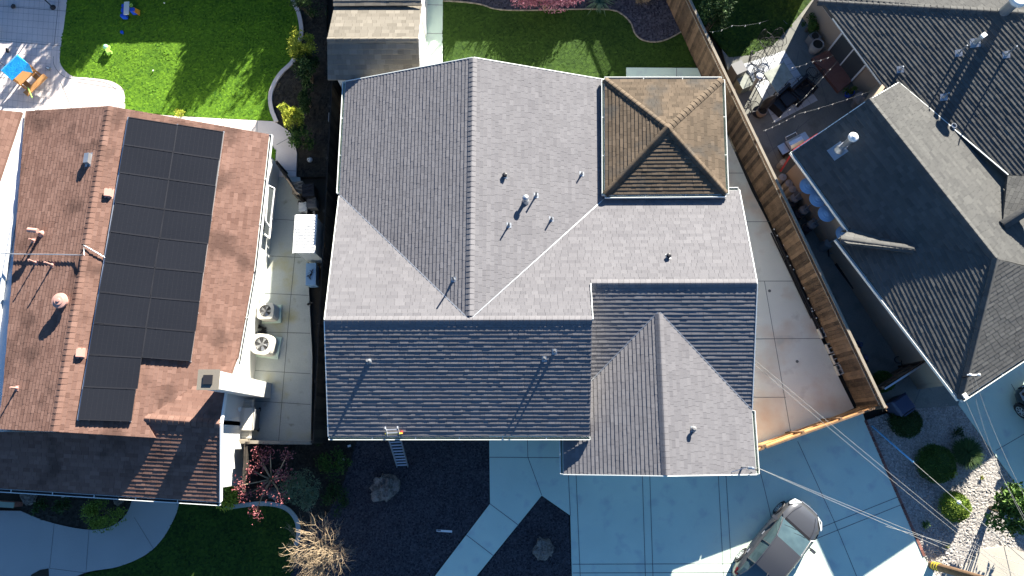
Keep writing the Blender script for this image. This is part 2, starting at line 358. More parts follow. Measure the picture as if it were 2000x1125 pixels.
def window(parent, c, wid, hgt, ang, mats=('white', 'glass'), panes=2):
    """window centred at c on a wall that runs along ang; faces out to the right of ang"""
    d = Vector((math.cos(ang), math.sin(ang), 0)); o = Vector((d.y, -d.x, 0)); c = Vector(c); up = Vector((0, 0, 1))
    m = MB()
    for s in (-1, 1):
        m.beam(c+up*s*hgt/2-d*(wid/2)+o*.02, c+up*s*hgt/2+d*(wid/2)+o*.02, .07, .07)
        m.beam(c+d*s*wid/2-up*(hgt/2-.035)+o*.02, c+d*s*wid/2+up*(hgt/2-.035)+o*.02, .07, .07, up=o)
    for k in range(1, panes): x = -wid/2+wid*k/panes; m.beam(c+d*x-up*(hgt/2-.04)+o*.02, c+d*x+up*(hgt/2-.04)+o*.02, .05, .05, up=o)
    w_ = part('window', m, M[mats[0]], parent)
    m = MB(); m.beam(c-d*(wid/2-.03)+o*.01, c+d*(wid/2-.03)+o*.01, .02, hgt-.06); part('pane', m, M[mats[1]], w_)
    return w_

# ------------------------------------------------------------------ main grey house
pm = .336
PW = (pm, 0, 2.5+pm*6.81); PE = (-pm, 0, 2.5+pm*3.43); PN = (0, -pm, 2.5+pm*9.18); PS = (0, .36, 4.221-.36*4.06)
PES = (0, .328, 3.76-.328*5.43)
gz = 2.35; gs = .33; PGW = (gs, 0, gz-gs*1.54); PGE = (-gs, 0, gz+gs*8.24)
house = thing('grey_house', 'large house with pale grey shingle roof in the middle of the photo', 'house', (0, 5, 0))
rf = MB(); S = dict(mi=0)
roofplane(rf, PW, [(-6.81, 13.86), (-6.81, 9.18), (-1.69, 4.06), (-1.69, 13.86)])
roofplane(rf, PE, [(-1.69, 13.86), (-1.69, 4.06), (3.43, 9.18), (3.43, 13.86)])
roofplane(rf, PN, [(-6.81, 9.18), (-6.62, 4.06), (2.47, 4.06), (2.47, 5.43), (8.27, 5.43), (8.31, 9.31), (3.43, 9.31), (3.43, 9.18), (-1.69, 4.06)])
roofplane(rf, PS, [(-6.62, 4.06), (-6.64, .22), (2.44, .22), (2.47, 4.06)])
roofplane(rf, PES, [(2.47, 5.43), (2.47, 2.07), (4.89, 4.5), (8.24, 1.135), (8.28, 5.43)])
roofplane(rf, PGW, [(4.89, 4.5), (2.47, 2.07), (1.54, 1.14), (1.54, -1.075), (4.89, -1.075)])
roofplane(rf, PGE, [(4.89, 4.5), (8.24, 1.135), (8.24, -1.075), (4.89, -1.075)])
ridge(rf, (-1.69, 13.86, 4.221), (-1.69, 4.2, 4.221), pm, pm)
ridge(rf, (-6.62, 4.06, 4.221), (2.47, 4.06, 4.221), pm, .36, hgt=.028)
ridge(rf, (2.5, 5.43, 3.76), (8.27, 5.43, 3.76), pm, .328, hgt=.034)
ridge(rf, (4.89, -1.075, 3.456), (4.89, 4.4, 3.456), gs, gs, hgt=.035)
roof = part('roof', rf, [M['sh_grey'], M['white']], house)
m = MB()
strip(m, (-6.77, 9.14, 2.51), (-1.75, 4.12, 4.2)); strip(m, (3.41, 9.16, 2.51), (-1.6, 4.15, 4.19))
strip(m, (4.85, 4.46, 3.44), (2.47, 2.07, 2.657)); strip(m, (4.93, 4.46, 3.44), (8.24, 1.135, 2.35))
part('valley_flashing', m, M['metal'], roof)
def gut(parent, *segs):
    for p, q, o in segs:
        m = MB(); gutter(m, p, q, o); part('gutter', m, [M['trim'], M['green_paint']], parent)
gut(house, ((-6.82, 13.86, 2.48), (-6.82, 9.25, 2.48), (-1, 0)), ((-6.64, .20, 2.81), (2.44, .20, 2.81), (0, -1)), ((1.53, 0.2, 2.33), (1.53, -1.075, 2.33), (-1, 0)),
    ((8.25, 1.1, 2.33), (8.25, -1.075, 2.33), (1, 0)), ((7.80, 9.32, 2.44), (8.29, 9.32, 2.44), (0, 1)))
m = MB()                                                       # white rake boards
for p, q in (((1.54, -1.095, 2.29), (4.89, -1.095, 3.395)), ((4.89, -1.095, 3.395), (8.24, -1.095, 2.29)), ((-6.64, 4.06, 4.15), (-6.66, .22, 2.77)), ((-6.64, 4.06, 4.15), (-6.83, 9.1, 2.45)),
             ((-6.81, 13.88, 2.44), (-1.69, 13.88, 4.16)), ((-1.69, 13.88, 4.16), (3.43, 13.88, 2.44)), ((8.29, 5.43, 3.70), (8.33, 9.31, 2.4)), ((8.30, 5.43, 3.70), (8.26, 1.135, 2.29)), ((2.49, 5.4, 3.75), (2.49, 4.06, 4.18))):
    m = MB(); m.beam(p, q, .03, .16); part('fascia', m, M['trim'], roof)
m = MB()
wallring(m, [(-6.3, 13.4), (-6.3, .65), (2.9, .65), (2.9, 13.4)], 0, [2.5, 2.78, 2.45, 2.45])
wallring(m, [(2.9, 8.8), (2.9, .65), (7.8, .65), (7.8, 8.8)], 0, [2.45, 2.1, 2.1, 2.45])
wallring(m, [(1.95, 1.0), (1.95, -.7), (7.75, -.7), (7.75, 1.0)], 0, [2.3, 2.3, 2.3, 2.3])
for xa, xb, yy, za, zc in ((-6.3, 2.92, 13.4, 2.45, 4.0), (1.95, 7.75, -.7, 2.3, 3.25)):
    xm = (xa+xb)/2; m.add([(xa, yy, za), (xb, yy, za), (xm, yy, zc), (xa, yy+.12, za), (xb, yy+.12, za), (xm, yy+.12, zc)], [(0, 1, 2), (5, 4, 3), (0, 2, 5, 3), (1, 4, 5, 2)], 0, .5)
m.box(2.38, 4.74, 3.0, .1, 1.3, .72)
m.add([(2.42, .7, 2.2), (2.42, 4.06, 2.2), (2.42, 4.06, 4.05), (2.42, .7, 2.85), (2.32, .7, 2.2), (2.32, 4.06, 2.2), (2.32, 4.06, 4.05), (2.32, .7, 2.85)], [(0, 1, 2, 3), (7, 6, 5, 4), (3, 2, 6, 7), (0, 4, 5, 1)], 0, .5)
part('wall', m, M['stucco'], house)
m = MB(); m.box(4.85, -.83, .05, 4.9, .05, 2.05); gd = part('garage_door', m, M['white'], house)
for cx, cy, an, ww in ((-3.6, .62, 0, 2.0), (-.9, .62, 0, 1.2), (-6.32, 11, -math.pi/2, 1.5), (-6.32, 6, -math.pi/2, 1.2), (7.83, 5, math.pi/2, 1.2)):
    window(house, (cx, cy, 1.5), ww, 1.2, an)
m = MB(); m.box(.9, .6, .02, .95, .06, 2.05); dr = part('door', m, M['pole'], house); m = MB(); m.ball((1.25, .55, 1.0), .04, 8); part('handle', m, M['metal'], dr)

# hip roofed room at the back of the main house
hz = 2.82
HC = [P(1181, 155, hz), P(1410, 155, hz), P(1418, 378, hz), P(1182, 380, hz)]
ctr = sum((c.xy for c in HC), Vector((0, 0)))/4
best = None
for i in range(60):
    h = 2.9+i*.02; q = P(1303, 250, h); e = (q.xy-ctr).length
    if best is None or e < best[0]: best = (e, h, q)
AP = Vector((ctr.x, ctr.y, hz+.29*2.25)); print('hip apex', best[1], best[0], AP)
add = thing('hip_roofed_annex', 'square annex with weathered brown pyramid roof at a corner of the grey house', 'annex', (ctr.x, ctr.y, 0))
rf = MB()
for i in range(4):
    a, b = HC[i], HC[(i+1) % 4]; pl = plane3(a, b, AP); roofplane(rf, pl, [(a.x, a.y), (b.x, b.y), (AP.x, AP.y)])
for i in range(4):
    a = HC[i]; big = i in (0, 2, 3); ridge(rf, a, AP, .20, .20, wd=.13, hgt=.07 if i == 3 else .05, ex=.2)
rf2 = part('roof', rf, [M['sh_brown'], M['white']], add)
for i, o in enumerate(((0, 1), (1, 0), (0, -1), (-1, 0))):
    a, b = HC[i], HC[(i+1) % 4]; m = MB(); gutter(m, a-Vector((0, 0, .03)), b-Vector((0, 0, .03)), o); part('gutter', m, [M['trim'], M['green_paint']], add)
m = MB(); wallring(m, [(HC[0].x+.35, HC[0].y-.35), (HC[3].x+.35, HC[3].y+.35), (HC[2].x-.35, HC[2].y+.35), (HC[1].x-.35, HC[1].y-.35)], 0, [hz]*4)
part('wall', m, M['stucco'], add); window(add, (HC[1].x-.33, 11.4, 1.5), 1.4, 1.2, math.pi/2)

# ------------------------------------------------------------------ red-brown house with the solar array
zr = 4.4
A_, B_, C_ = P(213, 207, zr), P(105, 843, zr), P(525, 262, 2.6)
QE = plane3(A_, B_, C_); QW = plane3(A_, P(50, 217, 3.4), B_)
lh = thing('red_brown_house', 'long house with red-brown shingle roof and solar panels', 'house', (-14, 5, 0))
rx = lambda px, py, pl: tuple(onplane(px, py, pl).xy)
rA = onplane(283, 817, QE)                                     # wing ridge meets the main slope
rB = P(430, 828, rA.z-.02)
vE = onplane(463, 700, QE)
QN = plane3(rA, rB, vE); QS = plane3(rA, P(428, 980, 2.65), rB)
print('left: ridge z', rA.z, 'eave', onplane(463, 715, QE).z, 'S slope', QS, 'QE', QE, 'QN', QN)
rf = MB()
roofplane(rf, QE, [A_.xy, C_.xy, rx(495, 530, QE), rx(463, 700, QE), rA.xy, rx(303, 855, QE), B_.xy], tw=.23)
roofplane(rf, QW, [A_.xy, B_.xy, rx(-5, 838, QW), rx(5, 770, QW), rx(50, 217, QW)])
roofplane(rf, QN, [rA.xy, rx(463, 696, QN), rx(440, 757, QN), rB.xy])
b0 = onplane(303, 855, QE)
roofplane(rf, QS, [rB.xy, rA.xy, rx(303, 855, QS), rx(105, 840, QS), rx(-60, 834, QS), rx(-60, 950, QS), rx(428, 980, QS)])
ridge(rf, A_, B_, -QE[0]*1, QW[0]*1, hgt=.03); ridge(rf, rA, rB, abs(QN[1]), abs(QS[1]), hgt=.045)
lroof = part('roof', rf, [M['sh_red'], M['white']], lh)
m = MB(); pc, pd = onplane(525, 262, QE), onplane(463, 715, QE)
for a, b in (((525, 262), (495, 530)), ((495, 530), (463, 712))):
    a, b = onplane(*a, QE), onplane(*b, QE); m = MB(); gutter(m, a-Vector((0, 0, .03)), b-Vector((0, 0, .03)), (1, -.03)); part('gutter', m, [M['trim'], M['black']], lh)
a, b = onplane(-60, 951, QS), onplane(428, 981, QS); m = MB(); gutter(m, a-Vector((0, 0, .03)), b-Vector((0, 0, .03)), (0, -1)); part('gutter', m, [M['trim'], M['black']], lh)
for p, q in ((onplane(441, 757, QN), rB), (rB, onplane(429, 980, QS))): m = MB(); m.beam(p+Vector((.02, 0, -.06)), q+Vector((.02, 0, -.06)), .04, .18); part('fascia', m, M['white'], lroof)
m = MB()                                                        # walls: the tall block, its gable over the wing, the wing
xe0, xe1 = C_.x-.4, onplane(463, 715, QE).x-.35
ys = .35
wallring(m, [(A_.x-3.6, A_.y-.3), (B_.x-3.4, ys), (B_.x+2.5, ys), (xe1, 2.4), (xe0, C_.y-.3), (A_.x, A_.y-.3)], 0,
         [zp(QW, A_.x-3.6, A_.y)-.12, zp(QW, B_.x-3.4, ys)-.1, zp(QE, B_.x+2.5, ys)-.12, zp(QE, xe1, 2.4)-.14, zp(QE, xe0, C_.y)-.14, A_.z-.2])
m.add([(B_.x-3.4, ys, 2.4), (B_.x+2.5, ys, 2.4), (B_.x+2.5, ys, zp(QE, B_.x+2.5, ys)-.1), (B_.x, ys, B_.z-.12), (B_.x-3.4, ys, zp(QW, B_.x-3.4, ys)-.1)], [(0, 1, 2, 3, 4)], 0, .5)
wb = rB.x-.3
wallring(m, [(-18.2, 0.2), (-18.2, -1.35), (wb, -1.55), (wb, rB.y)], 0, [2.4, 2.4, 2.4, rB.z-.35])
wallring(m, [(-14, rB.y), (wb, rB.y), (wb, 2.1), (-14, 2.1)], 0, [2.4, rB.z-.2, zp(QN, wb, 2.1)-.15, 2.4])
lwall = part('wall', m, M['stucco_blue'], lh)
window(lh, (xe1+.1, 1.2, 1.5), .1, .1, math.pi/2)
wd = window(lh, (-10.03, 8.75, 1.35), 1.5, 1.3, math.pi/2-.03)
window(lh, (-15.5, -1.58, 1.5), 1.4, 1.2, 0)
m = MB(); m.box(-10.06, 1.98, 0, .62, .58, 5.0); ch = part('chimney', m, M['stucco'], lh)
m = MB(); m.box(-10.06, 1.98, 5.0, .70, .66, .06); m.box(-10.06, 1.98, 5.06, .30, .30, .05, mi=1); part('chimney_cap', m, [M['sh_tan'], M['black']], ch)
# flat white roofed link and the neighbour's roof beyond it
fl = thing('flat_roofed_house', 'house wing with blank white flat roof at the left edge of the photo', 'house', (-20.5, 6, 0))
FP = (0, 0, 3.3); m = MB()
poly = ccw([rx(48, 217, FP), rx(8, 770, FP), rx(-8, 838, FP), rx(-160, 838, FP), rx(-160, 300, FP), rx(0, 345, FP), rx(42, 219, FP)])
m.prism(poly, 3.1, 3.3); part('flat_roof', m, M['white'], fl)
m = MB(); m.prism([(x+(-20.5-x)*.04, y+(6-y)*.04) for x, y in poly], 0, 3.08); part('wall', m, M['stucco'], fl)
m = MB(); QL = plane3(P(-10, 213, 4.0), P(42, 219, 3.4), P(0, 345, 3.4)); roofplane(m, QL, [rx(-150, 200, QL), rx(42, 219, QL), rx(0, 345, QL), rx(-40, 460, QL), rx(-150, 460, QL)]); part('roof', m, [M['sh_red'], M['white']], fl)

# ------------------------------------------------------------------ shed behind the main house
sh = thing('tan_roofed_shed', 'garden shed with tan shingle roof behind the grey house', 'shed', (-5, 16, 0))
sp = .30; r0, r1 = P(639, 77, 3.25), P(817, 77, 3.25); yr = r0.y
e0, e1 = P(640, 156, 2.5), P(817, 156, 2.5)
TS = plane3(r0, e0, r1); TN = plane3(r0, r1, P(647, 12, 2.55))
rf = MB(); roofplane(rf, TS, [r0.xy, r1.xy, (r1.x, e1.y), (e0.x, e0.y)], ex=.19, th=.04)
roofplane(rf, TN, [r0.xy, r1.xy, (r1.x, P(647, 8, 2.55).y), (r0.x, P(647, 8, 2.55).y)], ex=.2)
ridge(rf, r0, r1, .35, .3, wd=.1, hgt=.05, ex=.3); part('roof', rf, [M['sh_tan'], M['white']], sh)
m = MB(); m.box((r0.x+r1.x)/2, (P(647, 8, 2.55).y+e0.y)/2, 0, r1.x-r0.x-.3, P(647, 8, 2.55).y-e0.y-.5, 2.45)
m.add([(r1.x-.16, e1.y+.25, 2.4), (r1.x-.16, P(647, 12, 2.5).y-.25, 2.4), (r1.x-.16, yr, 3.1)], [(0, 1, 2)], 0, .5); part('wall', m, M['stucco_blue'], sh)
m = MB(); m.beam((r1.x+.02, yr, 3.18), (r1.x+.02, e1.y, 2.43), .03, .12); m.beam((r1.x+.02, yr, 3.18), (r1.x+.02, P(647, 8, 2.55).y, 2.48), .03, .12); part('fascia', m, M['white'], sh)
s2 = thing('dark_roofed_shed', 'second shed with dark shingle roof cut by the top edge of the photo', 'shed', (-5, 21.5, 0))
y0 = P(647, 12, 2.7).y; T2 = (0, .3, 2.7-.3*y0); rf = MB(); roofplane(rf, T2, [(r0.x, y0), (r1.x, y0), (r1.x, y0+2.0), (r0.x, y0+2.0)], ex=.19, th=.02); T3 = (0, -.3, zp(T2, 0, y0+2)+.3*(y0+2))
roofplane(rf, T3, [(r0.x, y0+2), (r1.x, y0+2), (r1.x, y0+4), (r0.x, y0+4)], ex=.19); part('roof', rf, [M['sh_tan'], M['white']], s2)
m = MB(); m.box((r0.x+r1.x)/2, y0+2, 0, r1.x-r0.x-.3, 3.4, 2.65); part('wall', m, M['stucco_blue'], s2)

# ------------------------------------------------------------------ charcoal roofed house on the right
rh = thing('charcoal_roofed_house', 'house with charcoal shingle roof beyond the right fence', 'house', (16, 9, 0))
n2 = Vector((.844, .536)); zR = 3.95
RA, RB = P(1697, 193, zR), P(1945, 505, zR); E2 = P(1877, 780, 2.85); E1 = None
n2 = (RB-RA).xy.normalized(); n2 = Vector((-n2.y, n2.x)); n2 = n2 if n2.x > 0 else -n2   # upslope of the south-west faces
U = (.50*n2.x, .50*n2.y, zR-.50*n2.dot(RA.xy)); c1 = onplane(1645, 450, U)  # U: steeper pitch and fold invented to keep this upper slope in shade
L = plane3(c1, E2, RB); print('right: eave1 z', c1.z, 'L slope', math.hypot(L[0], L[1]), 'n2', n2)
EA = P(1650, 70, 2.7); R1 = (.33*n2.x, .33*n2.y, 2.7-.33*n2.dot(EA.xy)); R2 = (-.33*n2.x, -.33*n2.y, zR+.33*n2.dot(RA.xy))
vv = [onplane(1755, 160, R1), onplane(1968, 342, R1)]; print('valley', [v.z for v in vv], [zp(R2, v.x, v.y) for v in vv])
R2 = plane3(RA, RB, (vv[0]+vv[1])/2)
lp = lambda pl, *pts: [tuple(onplane(x, y, pl).xy) for x, y in pts]
rf = MB()
roofplane(rf, U, lp(U, (1548, 295), (1660, 449), (1645, 450), (1945, 505), (1697, 193)))
roofplane(rf, L, lp(L, (1660, 451), (1637, 466), (1877, 780), (1945, 505), (1800, 478.5)))
roofplane(rf, R1, lp(R1, (1597, -8), (1733, 175), (1755, 160), (1968, 342), (2120, 350), (2120, 30), (1970, 24)))
roofplane(rf, R2, lp(R2, (1697, 193), (1945, 505), (2110, 545), (2110, 330), (1968, 342), (1755, 160)))
k0 = onplane(1597, 2, R1); R0 = plane3(k0, k0+Vector((n2.x, n2.y, 0))*4, onplane(1970, 24, R1)); k1 = k0.xy+n2*9; roofplane(rf, R0, [k0.xy, tuple(onplane(2120, 33, R0).xy), tuple(k1+Vector((3, -1))), tuple(k1)])
R4 = plane3(RB, E2, P(2000, 700, 2.85)); roofplane(rf, R4, lp(R4, (1945, 505), (1877, 780), (2120, 622), (2120, 552)))
ridge(rf, RA, RB, .33, .45, hgt=.03, ex=.24); h0, h1 = onplane(1597, 3, R1), onplane(2000, 26, R1)
ridge(rf, h1, h0, .3, .1, hgt=.04, ex=.22); ridge(rf, E2, RB, .32, .32, hgt=.06, wd=.12, ex=.22)
# cricket over the side door, and the small gable at the frame edge
K0, K1 = P(1640, 464, 2.75), onplane(1790, 487, L); kA = onplane(1662, 447, U); kB = onplane(1638, 470, L)
KN, KS = plane3(K0, K1, kA), plane3(K0, K1, kB)
cr = MB(); k2 = P(1665, 445, 2.5); KN = plane3(K0+Vector((0, 0, .12)), K1+Vector((0, 0, .02)), k2)
roofplane(cr, KN, lp(KN, (1664, 446), (1637, 466), (1655, 475), (1790, 489), (1770, 473)), th=.06)
ridge(cr, onplane(1641, 468, KN)+Vector((0, 0, .03)), onplane(1785, 487, KN), .2, .3, hgt=.05, ex=.2)
g0, g1 = onplane(1958, 440, R2), onplane(2110, 330, R2)
ga = MB(); gq = P(2040, 400, g0.z+.55); KG = plane3(g0+Vector((0, 0, .05)), P(1968, 344, vv[1].z+.05), gq); roofplane(ga, KG, lp(KG, (1958, 440), (1968, 343), (2100, 347), (2100, 365)), th=.1)
ridge(ga, onplane(1958, 440, KG)+Vector((0, 0, .03)), onplane(2090, 358, KG), .2, .4, hgt=.06, wd=.18, ex=.25)
rroof = part('roof', rf, [M['sh_dark'], M['white']], rh); part('cricket', cr, [M['sh_dark'], M['white']], rroof); part('dormer', ga, [M['sh_dark'], M['white']], rroof)
def rgut(pl, a, b):
    A, B = onplane(*a, pl), onplane(*b, pl); d = (B-A).xy.normalized(); o = (d.y, -d.x)
    if Vector(o).dot(Vector((16, 9))-A.xy) > 0: o = (-o[0], -o[1])
    m = MB(); gutter(m, A-Vector((0, 0, .03)), B-Vector((0, 0, .03)), o, wd=.09); part('gutter', m, [M['trim'], M['black']], rh)
rgut(U, (1548, 295), (1660, 449)); rgut(L, (1636, 466), (1877, 780)); rgut(R1, (1597, -8), (1731, 174)); rgut(R4, (1879, 780), (2110, 628))
m = MB()
for pl, a, b in ((R2, (1699, 194), (1755, 161)), (U, (1549, 295), (1697, 194))): A, B = onplane(*a, pl), onplane(*b, pl); m = MB(); m.beam(A-Vector((0, 0, .05)), B-Vector((0, 0, .05)), .03, .12); part('fascia', m, M['trim'], rroof)
m = MB(); A, B = onplane(1968, 343, R2), onplane(1958, 440, R2); m.beam(A+Vector((0, 0, .05)), B+Vector((0, 0, .05)), .05, .04); part('valley_flashing', m, M['trim'], rroof)
A, B = onplane(1755, 162, R1), onplane(1968, 342, R1); m = MB(); m.beam(A+Vector((0, 0, .03)), B+Vector((0, 0, .03)), .04, .03); part('valley_flashing', m, M['trim'], rroof)
dv = Vector((n2.y, -n2.x)) if n2.y > 0 else Vector((-n2.y, n2.x))          # along the eaves, towards lower right of the photo
def rw(px, py): return Vector(G(px, py))
wa, wb_ = rw(1617, 100), rw(1663, 160)                                      # foot of the wall at the sliding door
wn = (wb_-wa).normalized()
W0, W1 = wa-wn*1.9, wa+wn*(2.55)
i1 = onplane(1548, 295, U).xy+n2*.35+dv*.35; i2 = onplane(1645, 455, U).xy+n2*.35; i3 = E2.xy+n2*.4-dv*.4
far = Vector((26, 12))
m = MB(); pts = [W0, W1, i1+n2*2.2, i1, i2, i3, i3+n2*7, Vector((26, 16)), W0+n2*9]
tp = lambda p, pl: min(zp(pl, p.x, p.y)-.1, 2.75)
wallring(m, [(p.x, p.y) for p in pts], 0, [2.6, 2.6, 2.9, tp(i1, U), tp(i2, U), tp(i3, L), 2.6, 2.6, 2.6]); rwall = part('wall', m, M['stucco_tan'], rh)
dc = (wa+wb_)/2; dd = (wb_-wa).length; an = math.atan2(-wn.y, -wn.x)
for a2 in (an, an+math.pi):
    o = Vector((math.sin(a2), -math.cos(a2)))
    if o.x < 0: window(rh, (dc.x+o.x*.03, dc.y+o.y*.03, 1.05), dd*.98, 2.0, a2)
# brick step at the door
m = MB()
q = [G(1583, 117), G(1617, 100), G(1663, 160), G(1635, 183)]; m.prism(q, .0, .16); single('brick_step', m, M['brick'], 'red brick step below the sliding door beyond the fence', 'step')
# ------------------------------------------------------------------ ground
def inside(x, y, poly):
    c = False; n = len(poly)
    for i in range(n):
        x1, y1 = poly[i]; x2, y2 = poly[i-1]
        if (y1 > y) != (y2 > y) and x < (x2-x1)*(y-y1)/(y2-y1)+x1: c = not c
    return c
def rough(mb, poly, z, cell=.08, amp=.03, mi=0, edge=.0):
    """flat sheet plus a rough top of real relief (grass tufts, stones)"""
    mb.prism(poly, z-.1, z, mi, .4)
    x0, x1 = min(p[0] for p in poly), max(p[0] for p in poly); y0, y1 = min(p[1] for p in poly), max(p[1] for p in poly)
    nx, ny = int((x1-x0)/cell)+2, int((y1-y0)/cell)+2; idx = {}; vs = []; fs = []; tn = []
    def vtx(i, j):
        if (i, j) not in idx:
            idx[(i, j)] = len(vs); x = x0+i*cell; y = y0+j*cell
            vs.append((x+random.uniform(-.4, .4)*cell, y+random.uniform(-.4, .4)*cell, z+.006+amp*random.random()**1.5*(.6+.8*noise.noise(Vector((x*1.3, y*1.3, 0))))))
        return idx[(i, j)]
    for i in range(nx):
        for j in range(ny):
            if inside(x0+(i+.5)*cell, y0+(j+.5)*cell, poly):
                fs.append((vtx(i, j), vtx(i+1, j), vtx(i+1, j+1), vtx(i, j+1)))
    o = len(mb.v); mb.v += vs
    for f in fs: mb.f.append([k+o for k in f]); mb.m.append(mi); mb.t.append(min(1, max(0, random.gauss(.5, .2))))
def curve(pts, k=6):
    """smooth open curve through px points"""
    out = []; n = len(pts)
    for i in range(n-1):
        p0, p1, p2, p3 = pts[max(i-1, 0)], pts[i], pts[i+1], pts[min(i+2, n-1)]
        for j in range(k):
            t = j/k; out.append(tuple(.5*((2*p1[a])+(-p0[a]+p2[a])*t+(2*p0[a]-5*p1[a]+4*p2[a]-p3[a])*t*t+(-p0[a]+3*p1[a]-3*p2[a]+p3[a])*t**3) for a in (0, 1)))
    return out+[pts[-1]]
def joints(mb, segs, z=.004, wd=.022, mi=1):
    for a, b in segs: mb.line(G(*a), G(*b), wd, z, mi)
m = MB(); n = 40; m.add([(x, y, -.16) for x in (-400, 400) for y in (-400, 400)], [(0, 2, 3, 1)], 0, .5); struct('ground', m, M['soil'])

# left back garden
curb_l = curve([(137, -60), (126, 40), (118, 95), (118, 125), (140, 148), (175, 152), (215, 158), (238, 172), (244, 195), (243, 218)])
curb_r = curve([(556, -60), (572, 0), (583, 25), (589, 60), (583, 90), (572, 120), (550, 142), (535, 165), (528, 190), (531, 215), (540, 238)])
lawnL = curb_l+[(300, 221), (345, 226), (440, 232), (537, 236)]+curb_r[::-1]
m = MB(); rough(m, GL(*lawnL), -.02, .07, .034); struct('lawn', m, M['grass'])
m = MB(); m.prism(GL(*([(-80, -60)]+curb_l+[(345, 227), (535, 237), (548, 245), (572, 262), (580, 300), (578, 345), (580, 345), (420, 345), (-80, 345)])), -.1, .0)
joints(m, [((0, 12), (132, 22)), ((-20, 78), (122, 90)), ((118, 160), (150, 235)), ((-20, 150), (40, 154)), ((115, 0), (105, 95)), ((150, 160), (245, 176)), ((345, 227), (342, 260)), ((437, 232), (437, 262)), ((502, 235), (502, 262)), ((540, 283), (578, 262)), ((536, 332), (578, 334))])
for k in range(26): m.line(G(-10, -30+k*13), G(118 if k < 10 else 100, -22+k*13.4), .008, .004, 1)
for k in range(13): m.line(G(10*k, -40), G(10*k-16, 215), .006, .0045, 1)
edge = [tuple(Vector(p)+Vector((-12, 3))) for p in curb_l[14:]]
for a, b in zip(edge, edge[1:]): m.line(G(*a), G(*b), .02, .005, 1)
struct('patio', m, [M['conc_pink'], M['joint']])
def curbobj(pts, wd, z, name, label, mt, kind=None):
    m = MB(); q = [Vector(G(*p)) for p in pts]; L = []; Rr = []
    for i, p in enumerate(q):
        d = (q[min(i+1, len(q)-1)]-q[max(i-1, 0)]).normalized(); nn = Vector((-d.y, d.x))*wd/2; L.append(p+nn); Rr.append(p-nn)
    for i in range(len(q)-1):
        m.prism([tuple(L[i]), tuple(Rr[i]), tuple(Rr[i+1]), tuple(L[i+1])], -.1, z, 0, .3+.3*(i % 3))
    struct(name, m, mt)
curbobj(curb_r, .17, .05, 'garden_kerb', '', M['conc_pink'])
m = MB(); rough(m, GL(*(curb_r+[(548, 245), (572, 262), (582, 300), (580, 345), (632, 345), (640, -60)])), -.05, .1, .05); struct('garden_bed', m, M['soil'])
m = MB(); rough(m, GL((523, 285), (532, 284), (539, 295), (538, 310), (531, 325), (520, 326)), .0, .06, .04); struct('grass_patch', m, M['grass'])

# left side yard slab
m = MB(); m.prism(GL((430, 346), (586, 346), (590, 420), (600, 500), (610, 700), (607, 868), (400, 868)), -.1, .004)
joints(m, [((520, 427), (585, 431)), ((505, 499), (588, 503)), ((500, 572), (604, 577)), ((500, 648), (606, 651)), ((490, 723), (606, 730)), ((480, 782), (606, 790)), ((588, 420), (578, 480), ), ((578, 480), (566, 600)), ((566, 600), (556, 720)), ((556, 720), (544, 865))], z=.008)
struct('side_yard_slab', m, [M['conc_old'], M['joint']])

# ground behind the grey house
m = MB(); m.prism(GL((826, -60), (865, -60), (864, 170), (826, 170)), -.1, .0); joints(m, [((826, 9), (865, 10)), ((826, 65), (865, 66))]); struct('garden_path', m, [M['conc'], M['joint']])
bedc = curve([(866, 2), (905, 4), (940, 9), (965, 17), (1000, 20), (1050, 20), (1120, 18), (1190, 19), (1215, 28), (1232, 45), (1240, 65), (1255, 78), (1280, 82), (1305, 76), (1331, 62)])
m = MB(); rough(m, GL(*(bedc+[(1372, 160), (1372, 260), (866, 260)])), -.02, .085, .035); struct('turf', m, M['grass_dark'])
m = MB(); rough(m, GL(*(bedc+[(1300, 0), (1276, -60), (866, -60)])), -.03, .07, .045); struct('mulch_bed', m, M['lava'])
curbobj(bedc, .05, .03, 'bed_edging', '', M['timber'])
m = MB(); m.prism(GL((1223, 133), (1362, 134), (1386, 190), (1223, 190)), -.1, .05); joints(m, [((1321, 134), (1321, 180))], z=.054); struct('back_slab', m, [M['conc'], M['joint']])
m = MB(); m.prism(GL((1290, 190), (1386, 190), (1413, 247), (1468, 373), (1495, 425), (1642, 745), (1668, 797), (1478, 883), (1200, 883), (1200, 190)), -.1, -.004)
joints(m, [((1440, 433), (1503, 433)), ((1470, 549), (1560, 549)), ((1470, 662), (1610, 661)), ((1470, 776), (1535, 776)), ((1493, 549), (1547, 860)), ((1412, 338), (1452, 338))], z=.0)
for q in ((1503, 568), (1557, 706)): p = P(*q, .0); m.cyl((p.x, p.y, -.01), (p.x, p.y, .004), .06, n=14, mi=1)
struct('side_yard', m, [M['conc_side'], M['joint']])

